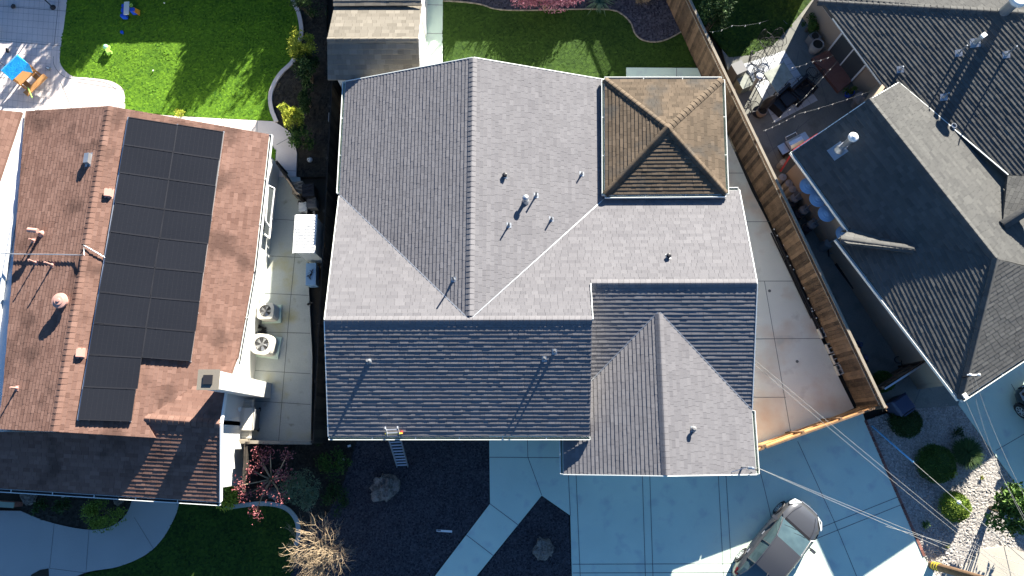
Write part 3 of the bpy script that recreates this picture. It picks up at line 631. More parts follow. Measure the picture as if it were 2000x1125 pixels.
# front of the grey house
m = MB()
m.prism(GL((955, 830), (957, 984), (842, 1135), (760, 1240), (838, 1240), (1058, 968), (1114, 1007), (1120, 1240), (1900, 1240), (1803, 1085), (1690, 822), (1684, 803), (1478, 872), (1470, 830)), -.1, .0)
joints(m, [((955, 893), (1097, 894)), ((1030, 850), (1031, 893)), ((1031, 893), (1058, 967)), ((1110, 925), (1114, 1007)), ((1125, 925), (1138, 1240)), ((1254.5, 925), (1264, 1240)), ((1269, 925), (1279, 1240)),
           ((1402.5, 920), (1419, 1240)), ((1417.5, 920), (1436, 1240)), ((1118, 1102), (1427, 1101)), ((1119, 1119), (1428, 1118)), ((1427, 1101), (1592, 1035)), ((1428, 1118), (1592, 1053)), ((1592, 1035), (1755, 970)), ((1592, 1053), (1762, 985)),
           ((1478, 895), (1492, 950)), ((1492, 950), (1560, 1240)), ((1558, 862), (1627, 1013)), ((1627, 1013), (1720, 1240)), ((957, 984), (1013, 1026)), ((911, 1045), (966, 1087))])
struct('driveway', m, [M['conc'], M['joint']])
m = MB(); rough(m, GL((700, 852), (954, 852), (955.5, 984), (841, 1133), (800, 1200), (600, 1200), (560, 1128), (585, 1045), (640, 1005), (672, 940)), -.03, .05, .035)
rough(m, GL((1058, 970), (1112, 1008), (1118, 1240), (842, 1240)), -.03, .05, .035); struct('black_mulch', m, M['mulch'])
m = MB(); rough(m, GL((400, 868), (606, 868), (632, 700), (636, 345), (668, 345), (720, 700), (700, 852), (672, 940), (640, 1005), (585, 1045), (575, 1010), (545, 988), (440, 990), (400, 985)), -.04, .06, .045)
rough(m, GL((630, 345), (690, 345), (690, 60), (634, 60)), -.04, .06, .04); struct('flower_bed', m, M['soil'])
cf = curve([(440, 992), (500, 984), (540, 986), (565, 997), (580, 1018), (583, 1045), (578, 1065)])
curbobj(cf, .16, .04, 'front_kerb', '', M['conc_old'])
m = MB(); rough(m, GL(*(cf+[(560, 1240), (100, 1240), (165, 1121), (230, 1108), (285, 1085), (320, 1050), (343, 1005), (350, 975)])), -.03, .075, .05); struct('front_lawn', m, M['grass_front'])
pin = curve([(40, 998), (90, 1018), (150, 1032), (195, 1034), (228, 1022), (250, 998), (262, 960)])
pout = curve([(352, 960), (345, 1000), (320, 1048), (285, 1083), (230, 1107), (165, 1119), (96, 1150)])
m = MB(); m.prism(GL(*([(-80, 996)]+pin+pout+[(70, 1240), (-80, 1240)])), -.1, .0); joints(m, [((106, 1022), (97, 1110)), ((174, 1034), (168, 1118)), ((97, 1110), (168, 1119)), ((262, 1010), (300, 1072))], wd=.015); struct('front_path', m, [M['aggr'], M['joint']])
m = MB(); rough(m, GL(*(pin+[(262, 930), (36, 930)])), -.04, .07, .04)
m.prism(GL((52, 1135), (62, 1122), (78, 1113), (95, 1110), (97, 1150)), -.05, .008); struct('planting_bed', m, M['soil'])

# right-hand plot
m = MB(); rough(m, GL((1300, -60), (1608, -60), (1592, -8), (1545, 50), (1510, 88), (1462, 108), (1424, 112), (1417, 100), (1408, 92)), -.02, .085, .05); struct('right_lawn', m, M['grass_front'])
m = MB(); m.prism(GL((1410, 96), (1424, 112), (1462, 108), (1510, 88), (1545, 50), (1592, -8), (1800, -8), (1900, 300), (1900, 790), (1760, 800), (1700, 798), (1480, 340)), -.1, -.004)
joints(m, [((1560, 100), (1540, 210)), ((1563, 70), (1530, 40)), ((1500, 300), (1620, 200)), ((1530, 340), (1495, 255)), ((1620, 220), (1600, 150)), ((1560, 245), (1540, 300)), ((1818, 708), (1785, 790)), ((1750, 700), (1818, 708))], z=0)
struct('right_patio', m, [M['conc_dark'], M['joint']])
m = MB(); rough(m, GL((1690, 822), (1745, 803), (1790, 789), (1874, 790), (1990, 955), (2200, 1240), (1900, 1240), (1803, 1085)), -.03, .045, .05); struct('gravel_bed', m, M['gravel'])
m = MB(); m.prism(GL((1872, 790), (1876, 770), (1990, 560), (2300, 560), (2300, 1240), (2140, 1140), (1992, 955)), -.1, .0); joints(m, [((1945, 880), (2100, 790)), ((2060, 1010), (2200, 940)), ((1975, 750), (2040, 860))]); struct('right_driveway', m, [M['conc'], M['joint']])
m = MB(); m.prism(GL((1885, 1105), (1918, 1072), (1960, 1066), (2010, 1082), (2200, 1240), (1940, 1240), (1840, 1118)), -.1, .024); joints(m, [((1960, 1066), (2000, 1240))], z=.03); struct('pavement', m, [M['pave'], M['joint']])
m = MB(); a, b, c = Vector(G(1686, 822)), Vector(G(1801, 1088)), 0
d = (b-a).normalized(); L_ = (b-a).length; k = int(L_/.21)
for i in range(k): p = a+d*(i+.5)*L_/k; m.box(p.x+.08, p.y+.03, -.05, .2, .1, .075, math.atan2(d.y, d.x), tone=random.random())
single('brick_border', m, M['brick'], 'row of red bricks edging the concrete driveway beside the gravel', 'brick edging')

# ------------------------------------------------------------------ fences
def fence(name, label, a, b, h, mt, side, boards=.14, lattice=0, cap=None, capm=None, gaps=.006, post=2.2, rails=True, post_mat=None):
    """board fence from a to b (world xy); side=+1 puts the rails on the left of a-b"""
    a, b = Vector(a), Vector(b); d = (b-a).normalized(); L = (b-a).length; nn = Vector((-d.y, d.x))*side; an = math.atan2(d.y, d.x)
    t = thing(name, label, 'fence', (a.x, a.y, 0)); hb = h-lattice
    m = MB(); n = int(L/boards)
    for i in range(n):
        p = a+d*(i+.5)*L/n; m.box(p.x+random.uniform(-.004, .004), p.y, -.05, L/n-gaps, .02, hb+.05+random.uniform(-.015, .015), an+random.uniform(-.02, .02))
    part('boards', m, mt, t)
    if rails:
        for z in ((.25, hb*.5, hb-.12) if not lattice else (.22, hb-.05)):
            m = MB(); m.beam((*(a+nn*.035), z), (*(b+nn*.035), z), .05, .09); part('rail', m, mt, t)
    k = max(1, round(L/post))
    for i in range(k+1):
        p = a+d*L*i/k+nn*.055; m = MB(); m.box(p.x, p.y, -.05, .09, .09, h+.02, an); part('post', m, post_mat or mt, t)
    if lattice:
        m = MB(); st = .11; nl = int(L/st)
        for i in range(nl):
            p = a+d*(i*st); q = p+d*lattice
            for s, (e, f) in ((.012, (p, q)), (-.012, (q, p))):
                m.beam((*(e+nn*s), hb+.01), (*(f+nn*s), h-.02), .008, .022, up=Vector((nn.x, nn.y, 0)), tone=random.random())
        part('lattice', m, M['pole'], t); m = MB(); m.beam((*a, hb+.01), (*b, hb+.01), .05, .04); part('rail', m, capm or mt, t)
    if cap:
        m = MB(); m.beam((*a, h), (*b, h), cap, .04); part('cap_rail', m, capm or mt, t)
    return t
FX = lambda y: 13.60-.3717*y
fence('board_fence', 'tall brown board fence with lattice top along the right side yard', (FX(22), 22), (FX(1.22), 1.22), 2.0, M['fence'], 1, boards=.15, lattice=.3, cap=.10, capm=M['timber'])
# white beam lying just behind the fence cap
g_a, g_b = Vector((7.82, -.55)), Vector(G(1676, 798)); g_d = (g_b-g_a).normalized(); g_1 = g_a+g_d*1.04; g_2 = g_a+g_d*1.12
fence('cedar_gate', 'narrow cedar gate between the garage corner and the longer sunlit fence', tuple(g_a), tuple(g_1), 1.7, M['cedar'], 1, boards=.15, cap=.06, capm=M['pole'], post=1.0, post_mat=M['pole'])
fence('cedar_fence', 'long sunlit cedar fence closing the side yard at the driveway', tuple(g_2), tuple(g_b), 1.7, M['cedar'], 1, boards=.15, cap=.06, capm=M['pole'], post=1.7, post_mat=M['pole'])
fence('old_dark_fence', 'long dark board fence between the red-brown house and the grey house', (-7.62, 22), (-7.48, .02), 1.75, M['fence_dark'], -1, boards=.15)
fence('low_side_fence', 'short timber fence across the front of the left side yard', (-10.25, .02), (-7.6, -.02), 1.5, M['timber'], 1, boards=.14, cap=.12, capm=M['timber'])
fence('slatted_gate', 'dark slatted gate at the back of the left side yard', G(558, 340), G(596, 400), 1.3, M['fence_dark'], 1, boards=.16, gaps=.05)
fence('wooden_side_gate', 'brown wooden gate between the right fence and the charcoal roofed house', (13.3, 1.9), (14.9, 2.85), 1.8, M['fence'], 1, boards=.13, cap=.06, capm=M['metal'])
fence('slatted_side_gate', 'dark slatted wooden gate beside the front corner of the red-brown house', (-9.98, -.02), (-9.93, -1.7), 1.75, M['fence_dark'], 1, boards=.12)
# ------------------------------------------------------------------ solar panels (18) on the red-brown roof
def on(px, py, pl, up=0.0):
    v = onplane(px, py, (pl[0], pl[1], pl[2]+up)); return v
sl_n = Vector((-QE[0], -QE[1], 1)).normalized()
Lx = [(251, 229), (242, 282), (232, 337), (225, 395), (215, 452), (204, 511), (194, 570), (183, 631), (173, 693), (163, 755), (152, 820)]
Rx = [(347, 243), (338.5, 297.5), (329, 350), (321.5, 409), (312, 465), (302, 523.5), (294, 581), (285.5, 640), (277.5, 698), (268, 760), (254, 823)]
Ex = [(437, 257), (428.5, 311), (420, 363), (415, 420), (406, 476), (397, 532), (390, 589), (382, 648), (371.5, 706)]
upz = .13
pan = None; rows = []
def panel_at(a, b, c, d, label):
    """a b c d = corners (world): upper-left, upper-right, lower-right, lower-left in the photo"""
    global pan
    o = (a+b+c+d)/4; e1 = ((b-a)+(c-d)).normalized(); e2 = ((d-a)+(c-b)); e2 = (e2-e2.dot(e1)*e1).normalized()
    L1 = ((b-a).length+(c-d).length)/2-.02; L2 = ((d-a).length+(c-b).length)/2-.025
    nz = e1.cross(e2); nz = -nz if nz.z < 0 else nz
    t = thing('solar_panel', label, 'solar panel', o, 'solar panels on the red-brown roof')
    m = MB()
    def q(u, v, h): return o+e1*u+e2*v+nz*h
    cell = [q(s*L1/2*.985, r*L2/2*.975, .005) for s, r in ((-1, 1), (1, 1), (1, -1), (-1, -1))]
    m.add([q(s*L1/2*.985, r*L2/2*.975, h) for h in (-.02, .006) for s, r in ((-1, 1), (1, 1), (1, -1), (-1, -1))], [(3, 2, 1, 0), (4, 5, 6, 7), (0, 1, 5, 4), (1, 2, 6, 5), (2, 3, 7, 6), (3, 0, 4, 7)], 0)
    nc = 10
    for i in range(1, nc): u = -L1/2*.97+L1*.97*i/nc; m.beam(q(u, -L2*.48, .0065), q(u, L2*.48, .0065), .006, .0015, 1, .5, nz)
    for i in range(1, 6): v = -L2*.48+L2*.96*i/6; m.beam(q(-L1*.49, v, .0066), q(L1*.49, v, .0066), .004, .0015, 1, .5, nz)
    part('cells', m, [M['panel'], M['panel_line']], t)
    m = MB()
    for s in (-1, 1):
        m.beam(q(-L1/2, s*L2/2, 0), q(L1/2, s*L2/2, 0), .022, .035, up=nz); m.beam(q(s*L1/2, -L2/2, 0), q(s*L1/2, L2/2, 0), .022, .033, up=nz)
    part('frame', m, M['panel_line'], t)
    if label:
        m = MB()
        for u in (-.3, .3): m.beam(q(u*L1, L2/2-.02, .02), q(u*L1, L2/2+.03, .02), .022, .012, up=nz)
        part('clamp', m, M['panel_line'], t)
words = ['top', 'second', 'third', 'fourth', 'fifth', 'sixth', 'seventh', 'eighth', 'ninth', 'bottom']
for i in range(10):
    panel_at(on(*Lx[i], QE, upz), on(*Rx[i], QE, upz), on(*Rx[i+1], QE, upz), on(*Lx[i+1], QE, upz), words[i]+' dark solar panel in the left ridge-side column of ten')
w8 = ['top', 'second', 'third', 'fourth', 'fifth', 'sixth', 'seventh', 'bottom']
for i in range(8):
    panel_at(on(*Rx[i], QE, upz), on(*Ex[i], QE, upz), on(*Ex[i+1], QE, upz), on(*Rx[i+1], QE, upz), w8[i]+' dark solar panel in the right eave-side column of eight')
for j, (a, b, w_) in enumerate(((Lx[0], Lx[10], 'ridge side'), (Rx[0], Rx[10], 'middle'), (Ex[0], Ex[8], 'eave side'))):
    m = MB(); A, B = on(*a, QE, .07), on(*b, QE, .07); m.beam(A, B, .04, .05)
    for k in range(6): e = A.lerp(B, k/5); m.beam(e, e-Vector((0, 0, .09)), .04, .04)
    single('mounting_rail', m, M['alu'], 'metal rail under the solar panels, '+w_, 'rail', 'rails under the solar panels')

# ------------------------------------------------------------------ roof vents and pipes
def base_on(pl, px, py): return onplane(px, py, pl)
def pipe(label, base, h, r, mt, group, cap=None, flash=.085, pl=None):
    t = thing('vent_pipe', label, 'vent pipe', base, group); b = Vector(base)
    m = MB(); m.cyl(b-Vector((0, 0, .1)), b+Vector((0, 0, h)), r, n=12); part('pipe', m, mt, t, smooth=False)
    m = MB()
    a, c = (pl[0], pl[1]) if pl else (0, 0)
    vs = [(b.x+i*flash, b.y+j*flash*1.1, b.z+.018+a*i*flash+c*j*flash*1.1) for i, j in ((-1, -1), (1, -1), (1, 1), (-1, 1))]; m.slab([Vector(v) for v in vs], .012)
    m.cyl(b, b+Vector((0, 0, min(.12, h*.5))), r*2.2, r*1.15, n=14); part('flashing', m, M['metal'] if mt != M['pink'] else mt, t)
    if cap: m = MB(); m.lathe(b.x, b.y, b.z+h, cap, 14); part('pipe_cap', m, mt, t)
    return t
gp = 'vent pipes on the pale grey roof'
capA = [(.07, -.05), (.09, -.02), (.09, .02), (.04, .05)]
for pl, (px, py), h, r, lab in ((PE, (986, 344), .12, .045, 'squat black vent alone left of the tall flue on the grey roof'), (PE, (1136, 340), .24, .028, 'thin vent pipe nearest the brown pyramid roof'),
        (PE, (1047, 382), .42, .03, 'slim vent pipe just right of the round topped flue'), (PE, (1077, 428), .28, .03, 'short vent pipe lowest on the right of the grey east slope'),
        (PE, (994, 440), .36, .028, 'vent pipe below the round topped flue near the grey ridge'), (PW, (886, 546), .52, .03, 'vent pipe by the long ridge on the shaded west slope'),
        (PN, (1305, 501), .12, .05, 'squat vent alone on the bright slope right of centre'), (PS, (721, 706), .34, .045, 'pale vent pipe at the left of the lower striped slope'),
        (PS, (1063, 701), .36, .03, 'left of two vent pipes on the lower striped slope'), (PS, (1083, 687), .42, .03, 'right of two vent pipes on the lower striped slope'),
        (PGE, (1353, 838), .2, .05, 'short vent alone on the garage roof')):
    mt = M['black'] if 'squat' in lab else M['plastic_grey']
    pipe(lab, base_on(pl, px, py), h, r, mt, gp, pl=pl, cap=capA if 'squat' in lab or 'garage' in lab else None)
pipe('tallest flue with round cap on the grey east slope', base_on(PE, 1026, 393), .38, .065, M['metal'], gp, cap=[(.10, -.06), (.115, -.03), (.10, .03), (.03, .06)], pl=PE)
gp = 'pipes on the red-brown roof'
for (px, py), h, r, lab in (((66, 470), .25, .028, 'small pink pipe beside the thick capped pipe on the red-brown roof'), ((71, 513), .42, .028, 'left one of two slim pink pipes below the conduit'),
                            ((103, 518), .45, .03, 'right one of two slim pink pipes below the conduit'), ((34, 758), .35, .03, 'pink pipe alone near the lower left roof corner')):
    pipe(lab, base_on(QW, px, py), h, r, M['pink'], gp, pl=QW)
t = pipe('thick pink pipe with horizontal tee cap on the red-brown roof', base_on(QW, 82, 457), .4, .06, M['pink'], gp, pl=QW)
b = base_on(QW, 82, 457)+Vector((0, 0, .4)); m = MB(); m.cyl(b+Vector((-.2, .02, .04)), b+Vector((.14, -.02, .04)), .085, n=14); part('tee_cap', m, M['pink'], t)
def wedge_vent(label, px, py, pl, w_, l_, mt, h=.13, ang=0.0):
    b = onplane(px, py, pl); t = thing('box_vent', label, 'roof vent', b, 'box vents on the red-brown roof')
    c, s = math.cos(ang), math.sin(ang); vs = []
    for z, k in ((-.08, 1), (h, .86)):
        for i, j in ((-1, -1), (1, -1), (1, 1), (-1, 1)): x, y = i*w_/2*k, j*l_/2*k; X, Y = x*c-y*s, x*s+y*c; vs.append((b.x+X, b.y+Y, zp(pl, b.x+X, b.y+Y)+z))
    m = MB(); m.add(vs, [(3, 2, 1, 0), (4, 5, 6, 7), (0, 1, 5, 4), (1, 2, 6, 5), (2, 3, 7, 6), (3, 0, 4, 7)], 0, .5); part('hood', m, mt, t)
    m = MB(); f = [(b.x+X, b.y+Y, zp(pl, b.x+X, b.y+Y)+.014) for X, Y in ((i*w_*.62*c-j*l_*.62*s, i*w_*.62*s+j*l_*.62*c) for i, j in ((-1, -1), (1, -1), (1, 1), (-1, 1)))]; m.slab([Vector(q) for q in f], .01); part('flashing', m, mt, t)
wedge_vent('grey metal box vent high on the left slope of the red-brown roof', 174, 312, QW, .22, .42, M['metal'], .2)
wedge_vent('small pink box vent at the ridge near the third row of panels', 214, 378, QE, .22, .30, M['pink'], .15)
wedge_vent('small pink box vent at the ridge near the ninth row of panels', 160, 690, QE, .22, .30, M['pink'], .15)
b = onplane(126, 590, QW); t = thing('round_vent', 'large round pink vent on the red-brown roof', 'roof vent', b)
m = MB(); m.cyl(b-Vector((0, 0, .1)), b+Vector((0, 0, .24)), .17, n=20); part('neck', m, M['pink'], t)
m = MB(); m.lathe(b.x, b.y, b.z+.22, [(.24, 0), (.27, .03), (.26, .07), (.16, .10), (.155, .115), (.07, .125), (.06, .15), (.01, .155)], 28); part('vent_cap', m, M['pink'], t)
m = MB(); pts = [on(x, y, QW, .10) for x, y in ((-30, 493), (33, 496), (110, 497), (150, 498))]+[on(165, 498, QW, .2), A_.lerp(B_, .455)+Vector((0, 0, .1)), on(205, 503, QE, .09)]
m.tube(pts, .022, 8); t = single('conduit', m, M['metal'], 'metal conduit crossing the red-brown roof to the solar panels', 'conduit')
# service mast on the garage corner
b = onplane(1449, 912, PGE); t = thing('service_mast', 'bent electrical service mast at the garage roof corner', 'mast', b)
mh = Vector((b.x, b.y, b.z+.75)); m = MB(); m.cyl(b-Vector((0, 0, .1)), mh, .035, n=10); part('pipe', m, M['metal'], t)
m = MB(); m.tube([mh, mh+Vector((0, 0, .06)), mh+Vector((.06, 0, .1)), mh+Vector((.14, -.02, .06))], .05, 10); part('weather_head', m, M['metal'], t)
m = MB()
for k in range(3): m.tube([mh+Vector((.14, -.02, .05)), mh+Vector((.28+.05*k, -.1, -.1-.05*k)), mh+Vector((.3, .02-.06*k, .0))], .008, 5)
part('drip_loop', m, M['black'], t)
m = MB(); m.beam(mh-Vector((0, 0, .25)), onplane(1428, 922, PGE), .02, .02); m.beam(mh-Vector((0, 0, .25)), onplane(1469, 922, PGE), .02, .02); part('brace', m, M['metal'], t)
MAST = mh+Vector((.3, 0, 0))
# right-hand roof fittings
b = onplane(1640, 292, U); t = thing('metal_flue', 'tall shiny metal flue with round white cap on the shaded charcoal roof', 'flue', b)
m = MB(); m.cyl(b-Vector((0, 0, .1)), b+Vector((0, 0, 1.05)), .105, n=18)
for k in range(3): m.cyl(b+Vector((0, 0, .22+.1*k)), b+Vector((0, 0, .24+.1*k)), .12, n=18)
part('pipe', m, M['metal'], t, smooth=False)
m = MB(); m.lathe(b.x, b.y, b.z+1.02, [(.13, 0), (.175, .03), (.18, .10), (.15, .15), (.05, .19)], 22); part('flue_cap', m, M['white'], t)
m = MB(); q = [Vector((b.x+i*n2.x*.28+j*n2.y*.24, b.y+i*n2.y*.28-j*n2.x*.24, 0)) for i, j in ((-1.2, -1), (.6, -1), (.6, 1), (-1.2, 1))]; m.slab(ccw([Vector((v.x, v.y, zp(U, v.x, v.y)+.02)) for v in q]), .012); m.cyl(b, b+Vector((0, 0, .18)), .2, .12, n=18); part('flashing', m, M['metal'], t)
b = onplane(1962, 22, R1); t = thing('capped_flue', 'wide flue with white round cap at the top right corner', 'flue', b)
m = MB(); m.cyl(b-Vector((0, 0, .2)), b+Vector((0, 0, .7)), .19, n=20); part('pipe', m, M['metal'], t)
m = MB(); m.lathe(b.x, b.y, b.z+.66, [(.25, 0), (.32, .04), (.32, .16), (.28, .2), (.05, .24)], 28); part('flue_cap', m, M['white'], t)
gp = 'vent pipes on the charcoal roof'
for (px, py), h, r, lab in (((1758, 136), .24, .03, 'vent pipe nearest the valley corner of the charcoal roof'), ((1872, 104), .55, .028, 'vent pipe left of the square hooded vent on the charcoal roof'), ((1965, 107), .6, .028, 'rightmost vent pipe on the charcoal roof'), ((1843, 190), .35, .028, 'lowest vent pipe on the charcoal roof')):
    pipe(lab, base_on(R1, px, py), h, r, M['metal'], gp, pl=R1, flash=.12)
b = base_on(R1, 1904, 84); t = thing('hooded_vent', 'square hooded metal vent between the pipes on the charcoal roof', 'roof vent', b)
m = MB(); m.box(b.x, b.y, b.z-.1, .15, .15, .6, .6); part('duct', m, M['metal'], t); m = MB(); m.box(b.x, b.y, b.z+.48, .2, .16, .08, .6); part('hood', m, M['white'], t)
m = MB(); vs = [Vector((b.x+i*.17, b.y+j*.17, zp(R1, b.x+i*.17, b.y+j*.17)+.02)) for i, j in ((-1, -1), (1, -1), (1, 1), (-1, 1))]; m.slab(vs, .01); part('flashing', m, M['metal'], t)
b = onplane(1861, 247, R1)+Vector((0, 0, .03)); m = MB(); m.lathe(b.x, b.y, b.z, [(.075, -.1), (.095, -.1), (.1, .06), (.085, .06), (.075, .0)], 20); single('pipe_collar', m, M['metal'], 'open round metal pipe collar in the valley of the charcoal roof', 'pipe collar')
b = onplane(1880, 738, L)+Vector((0, 0, 0)); t = thing('right_service_mast', 'service mast with cable clamps at the charcoal roof corner', 'mast', b)
mr = b+Vector((.02, .05, .6)); m = MB(); m.cyl(b-Vector((0, 0, .15)), mr, .035, n=10); part('pipe', m, M['black'], t)
m = MB(); m.beam(mr+Vector((-.22, 0, 0)), mr+Vector((.22, 0, 0)), .05, .05); m.ball(mr+Vector((.15, .0, .05)), .05, 8); m.ball(mr+Vector((-.15, .0, .05)), .05, 8); part('insulator', m, M['white'], t)
b = onplane(1882, 775, L); m = MB(); m.box(b.x+.02, b.y+.02, b.z, .14, .2, .1, .5); m.box(b.x+.02, b.y-.07, b.z+.02, .1, .04, .06, .5, mi=1); single('security_camera', m, [M['white'], M['black']], 'small white camera box on the eave corner above the gravel', 'camera')

# ------------------------------------------------------------------ overhead wires and pole
pb = P(1820, 1104, 0); PH = 6.6; lean = Vector((.25, .0, PH)); pt = pb+lean
t = thing('utility_pole', 'brown wooden utility pole with yellow bands at its foot in the gravel', 'utility pole', pb)
m = MB(); m.cyl(pb-Vector((0, 0, .1)), pt, .15, .11, n=18); part('trunk', m, M['pole'], t, smooth=False)
for k in range(3):
    m = MB(); z = .16+.15*k; q = pb+lean*(z/PH); q2 = pb+lean*((z+.055)/PH); m.cyl(q, q2, .153, .153, n=18); part('band', m, M['yellow'], t)
m = MB(); m.beam(pt+Vector((-.6, .5, -.4)), pt+Vector((.6, -.5, -.4)), .09, .1); part('cross_arm', m, M['pole'], t)
def wire(label, a, b, sag, r=.011, mt='wire', n=18, grp=None, cat='overhead cable'):
    a, b = Vector(a), Vector(b); m = MB(); pts = [a.lerp(b, i/n)-Vector((0, 0, sag*4*(i/n)*(1-i/n))) for i in range(n+1)]; m.tube(pts, r, 5)
    return single('overhead_wire', m, M[mt], label, cat, grp)
TP = P(2031, 1140, 6.3)
wg = 'overhead wires above the driveway'
wire('upper of two wires from the garage mast to the utility pole', MAST, TP+Vector((0, 0, .1)), .25, .006, grp=wg)
wire('lower of two wires from the garage mast to the utility pole', MAST-Vector((0, 0, .1)), P(2026, 1148, 6.0), .4, .006, grp=wg)
wire('thin wire from the right eave of the grey house, upper one', P(1474, 703, 2.5), P(2040, 1170, 6.2), .15, .006, grp=wg)
wire('thin wire from the right eave of the grey house, lower one', P(1474, 712, 2.5), P(2044, 1182, 6.0), .22, .006, grp=wg)
ga_ = P(1703, 832, 0); gt = P(2040, 1128, 6.4)
t = thing('guy_wire', 'thick guy wire with blue guard rising from the gravel', 'guy wire', ga_)
m = MB(); m.tube([ga_.lerp(gt, i/10) for i in range(11)], .012, 6); part('cable', m, M['wire'], t)
m = MB(); q = ga_.lerp(gt, .30); m.tube([ga_, q], .032, 8); part('guard', m, M['guard'], t)
m = MB(); q = ga_.lerp(gt, .58); m.ball(q, .06, 10, sq=1.4); part('insulator', m, M['white'], t)
wire('first of three wires from the charcoal house corner past the tree', mr, P(2060, 1075, 5.6), .3, .006, grp='wires from the charcoal house')
wire('second of three wires from the charcoal house corner, left one', mr+Vector((-.1, 0, 0)), P(2040, 1085, 5.4), .5, .005, grp='wires from the charcoal house')
wire('third of three wires running from the charcoal eave camera', onplane(1884, 778, L), P(2060, 1110, 5.0), .2, .007, grp='wires from the charcoal house')
wire('thin telephone wire crossing the lower right driveway', P(1730, 1028, 4.4), P(2100, 1130, 5.6), .1, .006, grp=wg)
# ------------------------------------------------------------------ plants
def crown(mb, c, rx, ry, rz, n, size=.11, clumps=14, mi=0, spread=.33, asp=.5, up=.5):
    cs = []
    for i in range(clumps):
        th = random.random()*6.283; ph = math.acos(random.uniform(-.25, 1)); k = random.uniform(.45, .9)
        cs.append((c[0]+rx*k*math.sin(ph)*math.cos(th), c[1]+ry*k*math.sin(ph)*math.sin(th), c[2]+rz*k*math.cos(ph), random.uniform(.6, 1.25), random.uniform(.2, .8)))
    for i in range(n):
        a, b, d, s, tn = random.choice(cs); v = Vector((random.gauss(0, 1), random.gauss(0, 1), random.gauss(0, .8))).normalized()*random.random()**.4*1.35*spread*s
        mb.leaf((a+v.x*rx, b+v.y*ry, max(.02, d+v.z*rz)), size*random.uniform(.6, 1.3), asp, up, mi, min(1, max(0, random.gauss(tn, .22))))
def stems(mb, c, h, r, n, rad=.02, mi=0):
    for i in range(n):
        th = random.random()*6.283; k = r*random.uniform(.3, .9)
        mb.tube([(c[0]+.05*math.cos(th), c[1]+.05*math.sin(th), c[2]-.05), (c[0]+k*.4*math.cos(th), c[1]+k*.4*math.sin(th), c[2]+h*.5), (c[0]+k*math.cos(th), c[1]+k*math.sin(th), c[2]+h)], lambda t: rad*(1-.7*t), 5, mi)
def bush(name, label, cat, px, py, h, rx, ry, n, mt, size=.11, clumps=14, group=None, stem='bark', rz=None, asp=.5, spread=.33, world=None):
    zc = h*.55; p = P(px, py, zc) if world is None else Vector((*world, zc)); t = thing(name, label, cat, (p.x, p.y, 0), group)
    m = MB(); crown(m, (p.x, p.y, zc), rx, ry, rz or h*.5, n, size, clumps, asp=asp, spread=spread); part('foliage', m, M[mt], t)
    m = MB(); stems(m, (p.x, p.y, 0), h*.75, rx*.7, 7, .02+.006*h); part('stem', m, M[stem], t); return t
def dome(name, label, px, py, r, h, n, mt, size=.06, group=None, tuft=0):
    """clipped round shrub: leaves packed on a dome"""
    p = P(px, py, h*.6); t = thing(name, label, 'shrub', (p.x, p.y, 0), group); m = MB()
    m.ball((p.x, p.y, h*.42), r*.88, 18, sq=h*.52/r, rough=.12, seed=px, tone=.1)
    for i in range(n):
        th = random.random()*6.283; z = random.uniform(-.3, 1)**1.0; rr = math.sqrt(max(0, 1-z*z)); d = Vector((rr*math.cos(th), rr*math.sin(th), z))
        k = random.uniform(.86, 1.03)*(1+.10*noise.noise(d*3+Vector((px, 0, 0))))
        m.leaf((p.x+d.x*r*k, p.y+d.y*r*k, max(.03, h*.42+d.z*h*.58*k)), size*random.uniform(.7, 1.3), .5, 0, 0, min(1, max(0, random.gauss(.45+.2*noise.noise(d*5), .25))), d=d*.9+Vector((random.gauss(0, .6), random.gauss(0, .6), random.gauss(0, .4)+.3)))
    part('foliage', m, M[mt], t); m = MB(); stems(m, (p.x, p.y, 0), h*.5, r*.4, 4, .03); part('stem', m, M['bark'], t); return t
bush('yellow_green_bush', 'bright lime bush by the curving kerb between lawn and dark fence', 'bush', 592, 95, 2.0, .55, .5, 1700, 'leaf_yellow', .12, 12)
bush('yellow_bush', 'yellow leaved bush where the kerb meets the stamped path', 'bush', 574, 232, 1.8, .48, .52, 1300, 'leaf_yellow', .12, 10)
bush('green_bush', 'loose green bush just below and right of the yellow leaved bush', 'bush', 588, 268, 1.2, .5, .55, 1100, 'leaf', .11, 12)
bush('green_bush', 'dark green bush behind the lime bush against the dark fence', 'bush', 600, 140, 1.5, .6, .8, 1600, 'leaf_dark', .12, 14)
bush('twiggy_bush', 'dark twiggy bush at the top edge beside the tan roofed shed', 'bush', 600, 12, 1.5, .7, .55, 1300, 'leaf_dark', .09, 14)
bush('green_bush', 'low dark bush halfway down the planted strip by the dark fence', 'bush', 600, 195, 1.0, .42, .5, 800, 'leaf_dark', .11, 10)
bush('yellow_flowering_plant', 'small yellow plant on the lawn edge behind the red-brown roof', 'plant', 352, 219, .45, .25, .2, 220, 'leaf_yellow', .08, 6)
bush('round_yellow_green_shrub', 'round yellow green shrub in the front bed of the red-brown house', 'shrub', 200, 1003, .9, .75, .62, 2600, 'leaf_lime', .08, 26, spread=.3)
bush('leafy_plant', 'small leafy plant in the front bed left of the round shrub', 'plant', 122, 992, .4, .3, .35, 350, 'leaf_dark', .10, 9)
bush('leafy_plant', 'sprawling low plant at the far left of the front bed', 'plant', 75, 990, .3, .35, .25, 300, 'leaf_dark', .10, 9)
bush('lime_bush', 'bright lime bush at the front corner of the red-brown house', 'bush', 446, 966, 1.1, .42, .48, 1000, 'leaf_yellow', .12, 12)
bush('grey_green_shrub', 'rounded grey green shrub below the red leaved tree', 'shrub', 592, 955, 1.1, .78, .68, 3400, 'leaf_grey', .08, 24, spread=.3)
